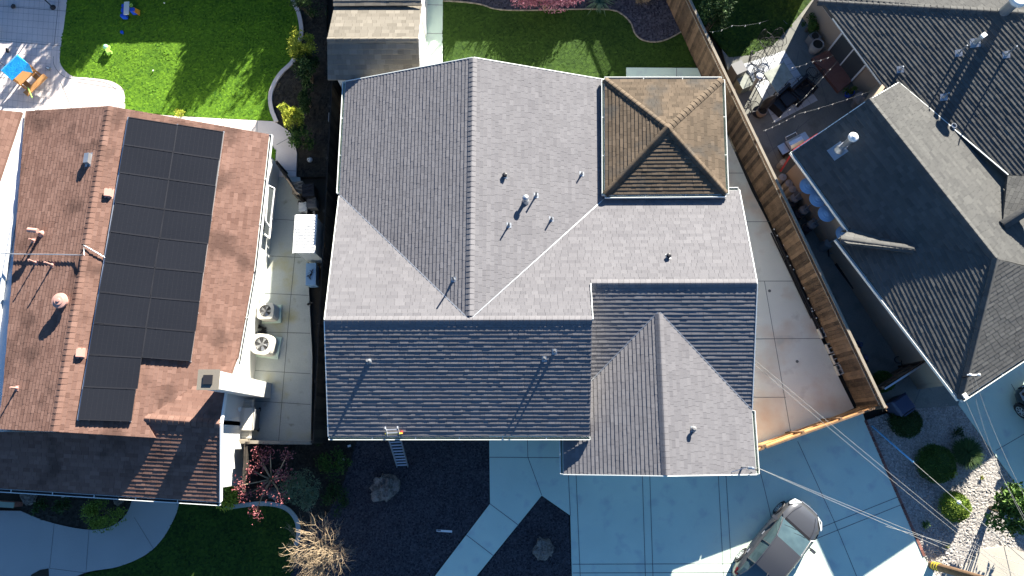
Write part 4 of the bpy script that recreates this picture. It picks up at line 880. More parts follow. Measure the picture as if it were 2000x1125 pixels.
bush('ground_plant', 'low leafy plants beside the black mulch under the ladder end', 'plant', 650, 905, .35, .65, .6, 900, 'leaf', .10, 20)
bush('ground_plant', 'low leafy plants between the grey green shrub and the mulch', 'plant', 655, 975, .3, .5, .6, 700, 'leaf_dark', .10, 18)
bush('ground_plant', 'weedy plants under the old dark fence beside the grey house', 'plant', 628, 838, .35, .3, .6, 350, 'leaf_dark', .10, 10)
bush('ground_plant', 'small weed between the dark fence and the grey house gutter', 'plant', 652, 300, .4, .14, .6, 260, 'leaf', .10, 8)
# red leaved tree and dry bush in front
p = P(520, 938, 1.0); t = thing('red_leaved_tree', 'small pruned tree with dark red leaf tufts by the front kerb', 'tree', (p.x, p.y, 0)); mt_ = MB(); ml = MB()
tips = [(528, 887), (560, 890), (510, 906), (545, 926), (492, 918), (515, 958), (480, 968), (548, 972), (500, 1000), (470, 948), (560, 930), (505, 885)]
for x, y in tips:
    e = P(x, y, random.uniform(1.5, 1.95)); k = p.lerp(e, .5); k.z = random.uniform(.9, 1.2)
    mt_.tube([(p.x, p.y, -.05), (p.x+(e.x-p.x)*.12, p.y+(e.y-p.y)*.12, .6), tuple(k), tuple(e)], lambda u: .05*(1-.75*u), 6)
    for i in range(80): v = Vector((random.gauss(0, .13), random.gauss(0, .13), random.gauss(.03, .08))); ml.leaf(e+v, random.uniform(.07, .13), .4, .6, 0, random.random())
part('trunk', mt_, M['twig'], t); part('foliage', ml, M['leaf_red'], t)
p = P(622, 1085, 1.0); t = thing('dry_bare_bush', 'tan leafless bush of dense dry twigs beside the mulch', 'bush', (p.x, p.y, 0)); m = MB()
def branch(a, d, L, r, dep):
    b = a+d*L*.5+Vector((random.gauss(0, .04), random.gauss(0, .04), 0)); c = b+(d+Vector((random.gauss(0, .15), random.gauss(0, .15), .05))).normalized()*L*.5
    if c.z < .05: c.z = .05
    m.tube([a, b, c], lambda t_: r*(1-.4*t_), 3, tone=random.uniform(.3, 1))
    if dep:
        for k in range(random.choice((3, 4))):
            nd = (d+Vector((random.gauss(0, .55), random.gauss(0, .55), random.gauss(.05, .35)))).normalized(); branch(c if k else b, nd, L*random.uniform(.5, .8), r*.6, dep-1)
for i in range(34):
    th = random.random()*6.283; big = 1.25 if math.cos(th-.9) > 0 else .85
    branch(Vector((p.x, p.y, .05)), Vector((math.cos(th), math.sin(th), random.uniform(.8, 3.0))).normalized(), .78*big, .018, 3)
part('branches', m, M['twig'], t)
# clipped shrubs in the gravel
dome('clipped_shrub', 'round clipped dark green shrub beside the blue bin', 1772, 824, .55, .8, 3600, 'leaf_dark')
dome('clipped_shrub', 'largest clipped shrub, in the middle of the gravel, with a lime edge', 1832, 906, .68, .85, 5200, 'leaf')
dome('clipped_shrub', 'clipped shrub crossed by the wires at the sunlit gravel', 1868, 990, .52, .7, 3200, 'leaf_lime')
dome('clipped_shrub', 'small leafy shrub in the nook by the wooden gate', 1727, 745, .38, .9, 2200, 'leaf')
q = P(1855, 922, .5); m = MB(); crown(m, (q.x, q.y, .5), .22, .2, .18, 260, .07, 5); single('lime_shoot', m, M['leaf_yellow'], 'lime new growth on the side of the largest clipped shrub', 'foliage')
p = P(1893, 884, .4); t = thing('grassy_clump', 'dark arching grassy clump right of the largest clipped shrub', 'plant', (p.x, p.y, 0)); m = MB()
for i in range(1500):
    th = random.random()*6.283; k = random.random()**.6*.42; a = Vector((p.x+k*.5*math.cos(th), p.y+k*.5*math.sin(th), .02)); L = random.uniform(.3, .6); d = Vector((math.cos(th)*k*2.2, math.sin(th)*k*2.2, 1)).normalized()
    s = Vector((-math.sin(th), math.cos(th), 0))*.012; b = a+d*L*.6; c = b+(d+Vector((math.cos(th)*.8, math.sin(th)*.8, -.5))).normalized()*L*.5
    m.add([a-s, a+s, b+s, b-s, c], [(0, 1, 2, 3), (3, 2, 4)], 0, random.random())
part('blades', m, M['leaf_dark'], t)
bush('low_dark_plant', 'small dark plant in the gravel above the grassy clump', 'plant', 1873, 845, .25, .26, .22, 260, 'leaf_dark', .07, 8)
bush('weed', 'small green weed in the gravel near the brick border', 'weed', 1808, 1022, .2, .16, .2, 160, 'leaf', .07, 5)
bush('weed', 'tiny weed in the sunlit gravel above the utility pole', 'weed', 1850, 1068, .12, .08, .08, 60, 'leaf_yellow', .05, 3)
bush('weed', 'pale seedling beside the mulch at the garage side of the gravel', 'weed', 1920, 932, .12, .1, .08, 50, 'leaf_yellow', .05, 3)
bush('broadleaf_tree', 'big leafy tree at the right edge above the pavement', 'tree', 1985, 1000, 2.6, .95, 1.05, 4200, 'leaf', .17, 26, spread=.3)
# behind the house
bush('pink_blossom_shrub', 'pink flowering shrub at the top edge of the shaded turf', 'shrub', 1068, 2, 1.2, 1.35, .45, 4200, 'blossom', .10, 26)
p = P(1172, -2, .3); t = thing('strappy_plant', 'strappy green plant at the top edge right of the pink shrub', 'plant', (p.x, p.y, 0)); m = MB()
for i in range(60):
    th = random.random()*6.283; a = Vector((p.x, p.y, .0)); L = random.uniform(.5, 1.0); d = Vector((math.cos(th), math.sin(th), random.uniform(.5, 1.5))).normalized(); s = Vector((-math.sin(th), math.cos(th), 0))*.025
    b = a+d*L*.6; c = b+(d+Vector((0, 0, -.8))).normalized()*L*.5; m.add([a-s, a+s, b+s, b-s, c], [(0, 1, 2, 3), (3, 2, 4)], 0, random.random())
part('blades', m, M['leaf_grey'], t)
bush('dry_ground_plant', 'dry tan plant at the top edge beside the purple gravel', 'plant', 1255, -2, .3, .35, .2, 260, 'twig', .10, 8)
bush('leafy_tree', 'leafy green tree just beyond the top of the right fence', 'tree', 1392, 30, 2.4, .7, .9, 3000, 'leaf_dark', .13, 22)
bush('green_shrub', 'small green shrub at the corner of the tan walled house', 'shrub', 1583, 48, .9, .35, .32, 700, 'leaf', .10, 9)
bush('potted_greenery', 'small green plant in the shade below the sliding door', 'plant', 1660, 176, .8, .2, .2, 240, 'leaf', .09, 5)
# trees and fence beyond the frame whose shade falls on the back lawns
fence('back_fence', 'long board fence beyond the top edge, shading the lawns', (-24, 21.2), (13.6, 21.2), 1.72, M['fence'], -1, boards=.2, post=3.0)
bg = 'trees beyond the back fence'
for k, (x, y, h, rx) in enumerate(((-10.6, 22.2, 3.3, 1.1), (-9.3, 22.9, 3.4, .9), (-5.4, 22.5, 4.3, 1.1), (-6.6, 23.6, 3.9, 1.1), (-15.5, 25.5, 4.3, 1.7), (-17.2, 25.4, 3.4, 1.2), (-1.0, 26.6, 3.0, 1.2), (10.8, 23.5, 5.0, 1.9), (9.2, 22.6, 4.2, 1.3), (11.6, 22.2, 2.6, 1.2), (17.0, 22.4, 4.2, 1.2))):
    bush('background_tree', ('green tree beyond the top edge of the photo', )[0]+', number '+('one', 'two', 'three', 'four', 'five', 'six', 'seven', 'eight', 'nine', 'ten', 'eleven')[k]+' from the patio', 'tree', 0, 0, h, rx, rx*.8, 3600, 'leaf_dark', .22, 26, group=bg, world=(x, y))
for k, (x, y, h) in enumerate(((-18.7, 23.4, 4.6), (-17.6, 23.6, 5.2), (-20.2, 23.2, 4.8), (-16.2, 23.8, 4.4), (-21.6, 23.4, 5.4), (-22.8, 23.8, 5.0), (-19.4, 24.3, 5.6))):
    t = thing('cypress', 'slim columnar cypress beyond the patio, '+('tall', 'taller', 'dense', 'short', 'far left', 'leftmost', 'rearmost')[k]+' one', 'tree', (x, y, 0), 'slim cypresses beyond the patio'); m = MB()
    for i in range(900):
        z = random.uniform(.3, h); r = .30*(1-(z/h)**2.2)+.04; th = random.random()*6.283; m.leaf((x+r*math.cos(th)*random.uniform(.4, 1), y+r*math.sin(th)*random.uniform(.4, 1), z), .2, .4, 1.5)
    part('crown', m, M['leaf_dark'], t); m = MB(); m.cyl((x, y, -.1), (x, y, h*.8), .07, .03, 8); part('trunk', m, M['bark'], t)
ag = 'spiky plants along the back fence'
for k in range(11):
    x = -3.9+k*1.05+random.uniform(-.3, .3); t = thing('spiky_plant', 'tall spiky plant behind the back fence beyond the shaded turf', 'plant', (x, 21.6, 0), ag); m = MB()
    for i in range(26):
        th = random.random()*6.283; L = random.uniform(.5, 1.2)*(1.3 if k in (0, 1, 3, 7) else .75); d = Vector((math.cos(th)*.5, math.sin(th)*.3, random.uniform(.6, 1.4))).normalized(); a = Vector((x, 21.6, 1.45)); s = Vector((.06, .0, 0)); b = a+d*L
        m.add([a-s, a+s, b], [(0, 1, 2)], 0, random.random())
    part('blades', m, M['leaf_dark'], t); m = MB(); m.cyl((x, 21.6, -.1), (x, 21.6, 1.42), .06, .05, 8); part('trunk', m, M['bark'], t)

# ------------------------------------------------------------------ stones and yard things
def rock(label, px, py, r, sq, seed):
    p = P(px, py, .1); m = MB(); m.ball((p.x, p.y, r*sq*.55), r, 28, sq=sq, rough=.5, seed=seed, tone=.5)
    m2 = MB(); m2.v, m2.f, m2.m = m.v, m.f, m.m; m2.t = [random.random() for _ in m.f]; return single('boulder', m2, M['rock'], label, 'rock')
rock('big craggy tan boulder on the black mulch below the ladder', 752, 953, .47, .6, 3)
rock('smaller pale boulder on the mulch triangle beside the driveway', 1060, 1072, .36, .5, 9)
rock('pale stone in the shade of the front bed near the porch', 55, 972, .26, .5, 12)
rock('flat stone under the eave beside the round shrub', 232, 977, .18, .5, 15)
rock('brown stone beside the grey green shrub and kerb', 535, 962, .24, .5, 18)
m = MB(); p = P(128, 968, .1); m.box(p.x, p.y, -.02, .3, .14, .12, .1); single('paving_block', m, M['block'], 'single pale block in the front bed under the eave', 'block')
m = MB(); p = P(868, 1037, 0); m.box(p.x, p.y, 0, .58, .075, .04, -.06); m.box(p.x-.2, p.y+.02, .04, .14, .05, .003, -.06, mi=1); single('white_offcut', m, [M['white'], M['plastic_grey']], 'short white trim offcut lying on the black mulch', 'board')
m = MB()
for x, y, r in ((682, 871, .05), (671, 897, .04), (662, 903, .035)): q = P(x, y, .02); m = MB(); m.box(q.x, q.y, 0, r*2.4, r*1.6, .03, x); single('litter_scrap', m, M['white'], {682: 'pale scrap on the soil just below the house eave', 671: 'small white square scrap among the low plants', 662: 'small grey scrap left of the white square scrap'}[x], 'scrap')
# ladder against the front eave
F0, F1, T0, T1 = P(776, 912, 0), P(797, 912, 0), P(753, 836, 3.38), P(776, 834, 3.38)
t = thing('extension_ladder', 'aluminium extension ladder leaning on the front eave of the grey house', 'ladder', (F0+F1)/2)
wdt = .42; mid0, mid1 = (F0+F1)/2, (T0+T1)/2; sx = Vector((1, .04, 0)).normalized()
for s in (-1, 1): m = MB(); m.beam(mid0+sx*s*wdt/2, mid1+sx*s*wdt/2, .03, .08, up=Vector((0, -1, .3))); part('side_rail', m, M['alu'], t)
k = 13
for i in range(1, k+1): q = mid0.lerp(mid1, (i-.3)/(k+.3)); m = MB(); m.beam(q-sx*wdt/2, q+sx*wdt/2, .045, .045); part('rung', m, M['alu'], t)
for s in (-1, 1): m = MB(); m.box(mid0.x+sx.x*s*wdt/2, mid0.y, 0, .06, .1, .05); part('foot', m, M['black'], t)
q = mid0.lerp(mid1, .86); m = MB(); m.beam(q-sx*.27+Vector((0, 0, .04)), q+sx*.33+Vector((0, 0, .04)), .04, .03); m.box(q.x+.3, q.y+.05, q.z, .08, .1, .04, mi=1); single('ladder_strap', m, [M['yellow_strap'], M['red']], 'yellow and red tie strap on the ladder top at the gutter', 'strap')
# cinder blocks
def cinder(loc, rz, label, z=0, grp='cinder blocks'):
    t = thing('cinder_block', label, 'cinder block', (loc[0], loc[1], z), grp); m = MB(); x, y = loc
    for s in (-1, 1): m.box(x, y+s*.085, z, .39, .03, .19)
    for s in (-1, 0, 1): m.box(x+s*.18, y, z, .032, .139, .19)
    part('block', m, M['block'], t); t.rotation_euler = (0, 0, 0); t.rotation_euler = (0, 0, rz); return t
cinder(G(648, 232), 1.57, 'left cinder block by the gutter downpipe of the grey house'); cinder(G(657, 232), 1.57, 'right cinder block by the gutter downpipe of the grey house')
fa = math.atan2(-1, .3717)
for px, py, lab in ((1603, 651, 'topmost cinder block at the foot of the brown fence'), (1618, 681, 'second cinder block from the top along the brown fence'), (1628, 702, 'third cinder block along the brown fence'), (1636, 723, 'lowest cinder block along the brown fence')): cinder(G(px, py), fa, lab, .004)
# stack of black iron fence panels along the fence
for i, (a, b) in enumerate((((1509, 447), (1596, 640)), ((1513, 452), (1602, 643)), ((1518, 465), (1610, 660)), ((1523, 478), (1612, 652)), ((1506, 455), (1585, 622)))):
    A, B = P(*a, .06+.06*(i % 3)), P(*b, .06+.06*(i % 3)); m = MB(); m.beam(A, B, .05, .05); single('iron_fence_rail', m, M['iron'], 'long black iron rail lying at the fence foot, '+('inner', 'second', 'third', 'outer', 'lowest')[i]+' one', 'rail', 'black iron rails along the brown fence')
random.seed(21)
for i in range(16):
    s = random.random(); A = P(1509+92*s+random.uniform(-2, 10), 447+195*s, .16); m = MB(); m.box(A.x, A.y, .1, .05, .05, .10, random.random(), mi=0); m.lathe(A.x, A.y, .2, [(.03, 0), (.03, .01), (.01, .018)], 8, mi=1); single('post_cap', m, [M['iron'], M['white']], 'small white tipped cap on the black iron rails', 'post cap', 'white tipped caps on the iron rails')
# air conditioners
def fan_top(m, x, y, z, r, rz=0):
    for k in range(5):
        a = k*1.2566+rz; p = [(r*.18, a-.2), (r*.9, a-.28), (r*.92, a+.32), (r*.2, a+.35)]; m.add([(x+q*math.cos(b), y+q*math.sin(b), z+(.03 if i in (0, 1) else -.02)) for i, (q, b) in enumerate(p)], [(0, 1, 2, 3)], 0, .4)
    m.cyl((x, y, z-.05), (x, y, z+.05), r*.2, n=14, mi=0)
def ac(label, px, py, rz, s, h, round_=False, mt='cream'):
    c = P(px, py, h); x, y = c.x, c.y; t = thing('air_conditioner', label, 'air conditioner', (x, y, 0), 'air conditioners in the left side yard'); r = s*.36
    m = MB(); co, si = math.cos(rz), math.sin(rz)
    n = 32; out = []; inn = []
    for i in range(n):
        a = 2*math.pi*i/n; e = 5 if not round_ else 3.4; k = s/2/(abs(math.cos(a))**e+abs(math.sin(a))**e)**(1/e); X, Y = k*math.cos(a), k*math.sin(a); out.append((x+X*co-Y*si, y+X*si+Y*co)); inn.append((x+r*math.cos(a+rz), y+r*math.sin(a+rz)))
    vs = [(*p, .08) for p in out]+[(*p, h) for p in out]+[(*p, h+.02) for p in inn]+[(*p, h-.12) for p in inn]
    fs = [(k*n+i, k*n+(i+1) % n, (k+1)*n+(i+1) % n, (k+1)*n+i) for k in range(3) for i in range(n)]+[tuple(range(3*n, 4*n))]
    m.add(vs, fs, 0, .6); part('casing', m, M[mt], t)
    m = MB(); fan_top(m, x, y, h-.06, r, rz); m.lathe(x, y, h-.119, [(r*.98, 0), (r*.98, .003), (.01, .004)], 24, mi=1); part('fan', m, [M['alu'], M['black']], t)
    m = MB()
    for k in range(1, 7): m.tube([(x+r*k/6.3*math.cos(a), y+r*k/6.3*math.sin(a), h+.015) for a in [i*math.pi/12 for i in range(25)]], .0035, 4)
    for k in range(8): a = k*math.pi/8; m.beam((x-r*math.cos(a), y-r*math.sin(a), h+.016), (x+r*math.cos(a), y+r*math.sin(a), h+.016), .005, .005)
    part('guard', m, M['plastic_grey'], t)
    m = MB()
    for k in range(9):
        z = .14+k*(h-.24)/8
        for i in range(n): p_, q_ = out[i], out[(i+1) % n]; m.beam((p_[0]*1.0+(p_[0]-x)*.015, p_[1]+(p_[1]-y)*.015, z), (q_[0]+(q_[0]-x)*.015, q_[1]+(q_[1]-y)*.015, z), .012, .02)
    part('louvre', m, M[mt], t); m = MB(); m.box(x+.04, y-.02, 0, s*1.12, s*1.1, .08, rz); part('pad', m, M['conc'], t); return t
ac('square air conditioner nearer the back of the left side yard', 518, 607, .03, .66, .72); ac('rounded air conditioner with large fan, nearer the chimney', 511, 672, -.12, .80, .76, True)
m = MB()
for k in range(4): a = P(500, 632+3*k, .3); m.tube([a, a+Vector((.15, .05*k-.1, -.2)), P(520, 640+5*k, .05), P(505, 650, .1)], .03, 6)
single('coolant_hoses', m, M['black'], 'tangle of black hoses between the two air conditioners', 'hoses')
# barbecue
c = P(478, 818, .95); t = thing('barbecue', 'pale covered gas barbecue against the wall of the left side yard', 'barbecue', (c.x, c.y, 0))
m = MB()
for k in range(5):                                                  # curved lid
    a0, a1 = k*math.pi/6+.05, (k+1)*math.pi/6+.05; y0_, y1_ = -.36*math.cos(a0), -.36*math.cos(a1)
prof = [(-.30, .80), (-.28, .92), (-.16, 1.0), (.0, 1.03), (.16, .99), (.27, .90), (.30, .80)]
vs = [(c.x+u, c.y+s*.42, z) for s in (-1, 1) for u, z in prof]; nq = len(prof); m.add(vs, [(i, i+1, i+1+nq, i+nq) for i in range(nq-1)]+[tuple(range(nq)), tuple(range(2*nq-1, nq-1, -1)), (0, nq, 2*nq-1, nq-1)], 0, .6); part('lid', m, M['cream'], t, smooth=False)
m = MB(); m.box(c.x, c.y, .12, .52, .8, .68); part('cabinet', m, M['plastic_grey'], t)
m = MB(); m.beam((c.x+.36, c.y-.36, .92), (c.x+.36, c.y+.36, .92), .03, .03); m.beam((c.x+.3, c.y-.3, .88), (c.x+.37, c.y-.3, .92), .02, .02); m.beam((c.x+.3, c.y+.3, .88), (c.x+.37, c.y+.3, .92), .02, .02); part('handle', m, M['alu'], t)
for s in (-1, 1):
    m = MB()
    for k in range(5): m.beam((c.x-.24, c.y+s*(.48+.055*k), .82), (c.x+.26, c.y+s*(.48+.055*k), .82), .035, .02)
    m.beam((c.x-.2, c.y+s*.43, .79), (c.x-.2, c.y+s*.72, .79), .03, .03); m.beam((c.x+.2, c.y+s*.43, .79), (c.x+.2, c.y+s*.72, .79), .03, .03); part('side_shelf', m, M['cream'], t)
for s in (-1, 1): m = MB(); m.cyl((c.x+.2, c.y+s*.38, .08), (c.x+.25, c.y+s*.38, .08), .08, n=14); part('wheel', m, M['black'], t)
# white ribbed storage roof, cooler, clutter in the left side yard
a, b, c_, d = P(577, 420, 1.7), P(619, 421, 1.7), P(616, 496, 1.7), P(574, 495, 1.7); ce = (a+b+c_+d)/4
t = thing('storage_lean_to', 'white ribbed metal lean-to against the old dark fence', 'shed', (ce.x, ce.y, 0))
m = MB(); nr = 13; W_ = b.x-a.x; Hh = a.y-d.y
for i in range(nr):
    y = d.y+Hh*(i+.5)/nr; m.box(ce.x, y, 1.68, W_, Hh/nr*.62, .035); m.box(ce.x, y+Hh/nr*.5, 1.66, W_, Hh/nr*.4, .02)
part('ribbed_roof', m, M['white'], t); m = MB(); m.beam((a.x, d.y, 1.68), (a.x, a.y, 1.68), .03, .07); m.beam((b.x, d.y, 1.68), (b.x, a.y, 1.68), .03, .07); part('roof_edge', m, M['trim'], t)
m = MB(); m.box(ce.x+.06, ce.y, 0, W_-.2, Hh-.12, 1.64)
for i in range(9): m.box(ce.x+.06-W_/2+.1+i*(W_-.2)/8, ce.y-Hh/2+.055, .02, .03, .02, 1.6)
part('body', m, M['trim'], t)
m = MB(); p = P(608, 536, .5); m.box(p.x, p.y, 0, .36, .85, .5, .04); m.box(p.x, p.y, .5, .40, .9, .07, .04)
for k in range(6): m.beam((p.x+random.uniform(-.15, .1), p.y+random.uniform(-.2, .2), .6), (p.x+random.uniform(-.1, .15), p.y+random.uniform(-.25, .2), .6), .02, .02, mi=1)
single('storage_box', m, [M['sky_blue'], M['black']], 'pale blue storage box with black straps by the dark fence', 'storage box')
m = MB()
for k in range(6): p = P(590+random.uniform(-12, 14), 388+random.uniform(-18, 22), .2)
for nm, px, py, hh, sx_, sy_, mt2, lab in (('canvas_chair', 586, 372, .6, .42, .5, 'timber', 'tan canvas item in the clutter behind the ribbed lean-to'), ('plastic_crate', 594, 407, .35, .3, .35, 'white', 'white crate in the clutter behind the ribbed lean-to'), ('black_bin', 607, 378, .7, .45, .5, 'black', 'black bin in the shaded corner behind the ribbed lean-to'), ('plastic_crate', 612, 400, .4, .35, .4, 'plastic_grey', 'grey crate in the clutter against the dark fence')):
    p = P(px, py, hh*.5); m = MB(); m.box(p.x, p.y, 0, sx_, sy_, hh, .1); m.box(p.x, p.y, hh, sx_*1.08, sy_*1.05, .04, .1)
    for k in range(5): m.beam((p.x-sx_/2, p.y-sy_/2+sy_*k/4, hh+.05), (p.x+sx_/2, p.y-sy_/2+sy_*((k*3) % 5)/4, hh+.09), .04, .03)
    single(nm, m, M[mt2], lab, 'storage')
for i in range(16):
    p = P(582+random.uniform(0, 34), 398+random.uniform(-12, 22), .05); m = MB(); m.box(p.x, p.y, 0, random.uniform(.06, .2), random.uniform(.05, .12), random.uniform(.04, .25), random.random()*3); single('scrap_piece', m, M[random.choice(('timber', 'block', 'plastic_grey', 'black'))], 'small piece of clutter behind the ribbed lean-to', 'scrap', 'clutter behind the lean-to')
p = P(606, 594, .03); m = MB(); m.tube([p+Vector((-.12, -.03, 0)), p+Vector((-.04, .04, 0)), p+Vector((.1, .05, 0))], .04, 8); single('black_glove', m, M['black'], 'small black curled item on the slab by the dark fence', 'litter')
for (px, py, lab) in ((605, 312, 'white and black football on the bed by the dark fence'),):
    p = P(px, py, .11); m = MB(); m.ball(p, .11, 20); me = single('football', m, [M['white'], M['black']], lab, 'ball', smooth=True)
    for i, pl_ in enumerate(me.data.polygons): pl_.material_index = 1 if noise.noise(Vector(pl_.center)*26) > .25 else 0
# ajar window sash on the left house
m = MB(); a, b = P(524, 362, 2.0), P(519, 432, 2.0); m.beam(a, b, .04, .04); a2, b2 = P(536, 368, 1.6), P(527, 444, 1.6); m.beam(a2, b2, .05, .05); m.beam(a, a2, .04, .04); m.beam(b, b2, .04, .04); m.slab([a2, b2, b, a][::-1], .01, 1); single('tilted_window_awning', m, [M['white'], M['glass']], 'white framed tilted window awning on the wall of the red-brown house', 'window')

# back garden toys
def at(px, py): p = P(px, py, 0); return p.x, p.y
x, y = at(254, 26); t = thing('toy_picnic_bench', 'blue and cream plastic toy bench with orange slide on the lawn', 'toy bench', (x, y, 0))
m = MB(); m.box(x+.05, y, .36, .22, .62, .04, .08); part('table_top', m, M['toy_white'], t)
for dy in (-.24, .24): m = MB(); m.box(x-.16, y+dy, .0, .22, .12, .2); m.box(x-.16, y+dy, .2, .24, .14, .03); part('seat', m, M['toy_blue'], t)
m = MB(); m.box(x-.16, y, .0, .2, .16, .26); m.box(x+.24, y, 0, .2, .16, .3); part('frame', m, M['toy_blue'], t)
m = MB(); m.slab([Vector((x+.3, y-.1, .3)), Vector((x+.45, y-.13, .04)), Vector((x+.45, y+.13, .04)), Vector((x+.3, y+.1, .3))], .03); part('slide', m, M['toy_orange'], t)
m = MB(); m.tube([(x+.2+.06*math.cos(a), y+.19+.06*math.sin(a), .32) for a in [i*.7 for i in range(10)]], .02, 6); part('steering_wheel', m, M['toy_green'], t)
x, y = at(213, 100); t = thing('ride_on_toy', 'small green and mint ride-on toy on the lawn', 'toy', (x, y, 0))
m = MB(); m.box(x+.05, y-.06, .1, .16, .3, .12, .6); part('seat', m, M['toy_green'], t); m = MB(); m.ball((x-.05, y+.1, .2), .11, 12, sq=.7); part('hood', m, M['toy_mint'], t)
for dx, dy in ((-.13, .1), (.03, .16), (.0, -.15), (.15, -.1)): m = MB(); m.cyl((x+dx-.02, y+dy, .07), (x+dx+.02, y+dy, .07), .07, n=12); part('wheel', m, M['toy_green'], t)
m = MB(); x, y = at(240, 65); m.cyl((x, y, 0), (x, y, .1), .05, .07, 12); m.cyl((x, y, .02), (x-.06, y+.05, .12), .012, n=6); single('toy_bucket', m, M['toy_blue'], 'tiny blue toy bucket on the lawn below the toy bench', 'toy')
for px, py, s in ((322, 7, 1), (300, 139, 2)): x, y = at(px, py); m = MB(); m.ball((x, y, .05), .035, 10); single('small_ball', m, M['white'], 'tiny white ball on the left lawn, '+('upper' if s == 1 else 'lower')+' one', 'ball')
# playhouse with blue tarp roof
x, y = at(66, 160); an = -math.radians(40); ux_, uy_ = math.cos(an), math.sin(an)
def LC(u, v, z): return Vector((x+u*ux_-v*uy_, y+u*uy_+v*ux_, z))
t = thing('play_stand', 'wooden play table under a bright blue tarp on the patio', 'play table', (x, y, 0))
m = MB(); A, B, C2, D, E1, E2_ = LC(-.62, -.48, .95), LC(.12, -.48, .95), LC(.12, .48, .95), LC(-.62, .48, .95), LC(-.24, -.44, 1.28), LC(-.24, .44, 1.28)
m.slab([A, E1, E2_, D], .012); m.slab([E1, B, C2, E2_], .012); m.add([A, B, E1], [(0, 1, 2)]); m.add([D, E2_, C2], [(0, 1, 2)]); m.slab([LC(.12, .1, .94), LC(.3, .3, .7), LC(.12, .48, .94)], .01); part('tarp', m, M['blue_tarp'], t)
for u, v in ((-.55, -.42), (.08, -.42), (.08, .42), (-.55, .42)): m = MB(); m.beam(LC(u, v, 0), LC(u, v, .95), .06, .06); part('post', m, M['orange_wood'], t)
m = MB(); m.beam(LC(.5, -.6, .36), LC(.5, .55, .36), .26, .05); part('bench', m, M['orange_wood'], t)
m = MB(); m.beam(LC(-.5, 0, .45), LC(.1, 0, .45), .9, .05); part('table_top', m, M['orange_wood'], t)
for v in (-.25, .25): m = MB(); m.beam(LC(-.4, v, .3), LC(.5, v, .3), .2, .04); part('crossbar', m, M['orange_wood'], t)
m = MB(); m.tube([LC(.4, -.3, .45), LC(.95, -.5, .5)], .02, 6); single('green_stick', m, M['toy_green'], 'thin green stick resting on the play table bench', 'stick')
x, y = at(95, 134); m = MB(); m.box(x, y, 0, .2, .13, .06, -.5); m.box(x, y, .06, .14, .08, .01, -.5, mi=1); single('grey_tray', m, [M['plastic_grey'], M['white']], 'small grey tray on the patio beside the blue tarp', 'tray')
x, y = at(104, 15); t = thing('umbrella_base', 'black umbrella pole and foot at the top of the patio', 'umbrella stand', (x, y, 0)); m = MB(); m.lathe(x, y, 0, [(.12, 0), (.12, .05), (.05, .12)], 16); part('foot', m, M['black'], t); m = MB(); m.cyl((x, y, .1), (x-.05, y+.05, 2.6), .025, n=10); part('pole', m, M['black'], t)
x, y = at(20, 136); t = thing('lamp_stand', 'dark square based stand near the left edge of the patio', 'stand', (x, y, 0)); m = MB(); m.box(x, y, 0, .2, .2, .05); part('foot', m, M['plastic_grey'], t); m = MB(); m.cyl((x, y, .05), (x-.03, y+.02, 1.5), .012, n=8); part('pole', m, M['black'], t)
x, y = at(28, 14); m = MB(); m.ball((x, y, .06), .11, 10, sq=.5, rough=.4); single('dark_item', m, M['black'], 'small dark lump on the patio near the umbrella pole', 'litter')
x, y = at(16, 100); m = MB(); m.box(x, y, 0, .07, .16, .12, .2); single('dark_item', m, M['black'], 'small dark item on the patio above the square based stand', 'litter')
x, y = at(2, 66); m = MB(); m.cyl((x-.2, y+.3, .25), (x, y-.1, .25), .12, .1, 14); single('white_bag', m, M['white'], 'rounded white item at the left edge of the patio', 'bag')
m = MB(); a, b = P(8, 216, 2.6), P(66, 216, 2.6); m.beam(a, b, .12, .08); single('white_gutter_box', m, M['white'], 'short white gutter piece at the head of the flat white roof', 'gutter')
m = MB(); p = P(12, 984, .5); a = MB(); a.box(p.x-.5, p.y+.0, 0, 1.6, .16, .5, -.06); a.box(p.x-.5, p.y, .5, 1.64, .2, .05, -.06, mi=1); single('porch_wall', a, [M['brick'], M['green_paint']], 'low brick porch wall with pale green ledge at the left edge', 'low wall')
# ------------------------------------------------------------------ right-hand patio
def pm_(px, py, h=0.0): return P(px, py, h)
m = MB(); q = GL((1453, 125), (1532, 99), (1597, 196), (1513, 240)); m.prism(q, .0, .012)
A, B, C3, D = [Vector(v) for v in q]
for k in range(1, 8): s = k/8; m.line(tuple(A.lerp(D, s)), tuple(B.lerp(C3, s)), .014, .0135, 1)
for k in range(1, 6): s = k/6; m.line(tuple(A.lerp(B, s)), tuple(D.lerp(C3, s)), .014, .0138, 1)
single('patio_rug', m, [M['tile'], M['joint']], 'pale grid patterned mat under the patio furniture', 'outdoor rug')
def rect_table(name, label, corners, h, mt, th=.05, leg=.05, frame=None):
    pts = [P(x, y, h) for x, y in corners]; c = sum(pts, Vector())/4; t = thing(name, label, 'table', (c.x, c.y, 0)); m = MB(); m.slab(ccw([Vector(p) for p in pts]), th); part('table_top', m, M[mt], t)
    for p in pts: q = p.lerp(c, .12); m = MB(); m.cyl((q.x, q.y, 0), (q.x, q.y, h-th), leg/2, n=8); part('leg', m, M['black'], t)
    return t, c
t, c = rect_table('square_table', 'square patio table with grey stained top on the pale mat', ((1492, 143), (1531, 121), (1549, 149), (1517, 180)), .75, 'slate')
rect_table('coffee_table', 'low glass topped black coffee table beside the closed black parasol', ((1523, 190), (1545, 176), (1559, 193), (1537, 208)), .5, 'black')
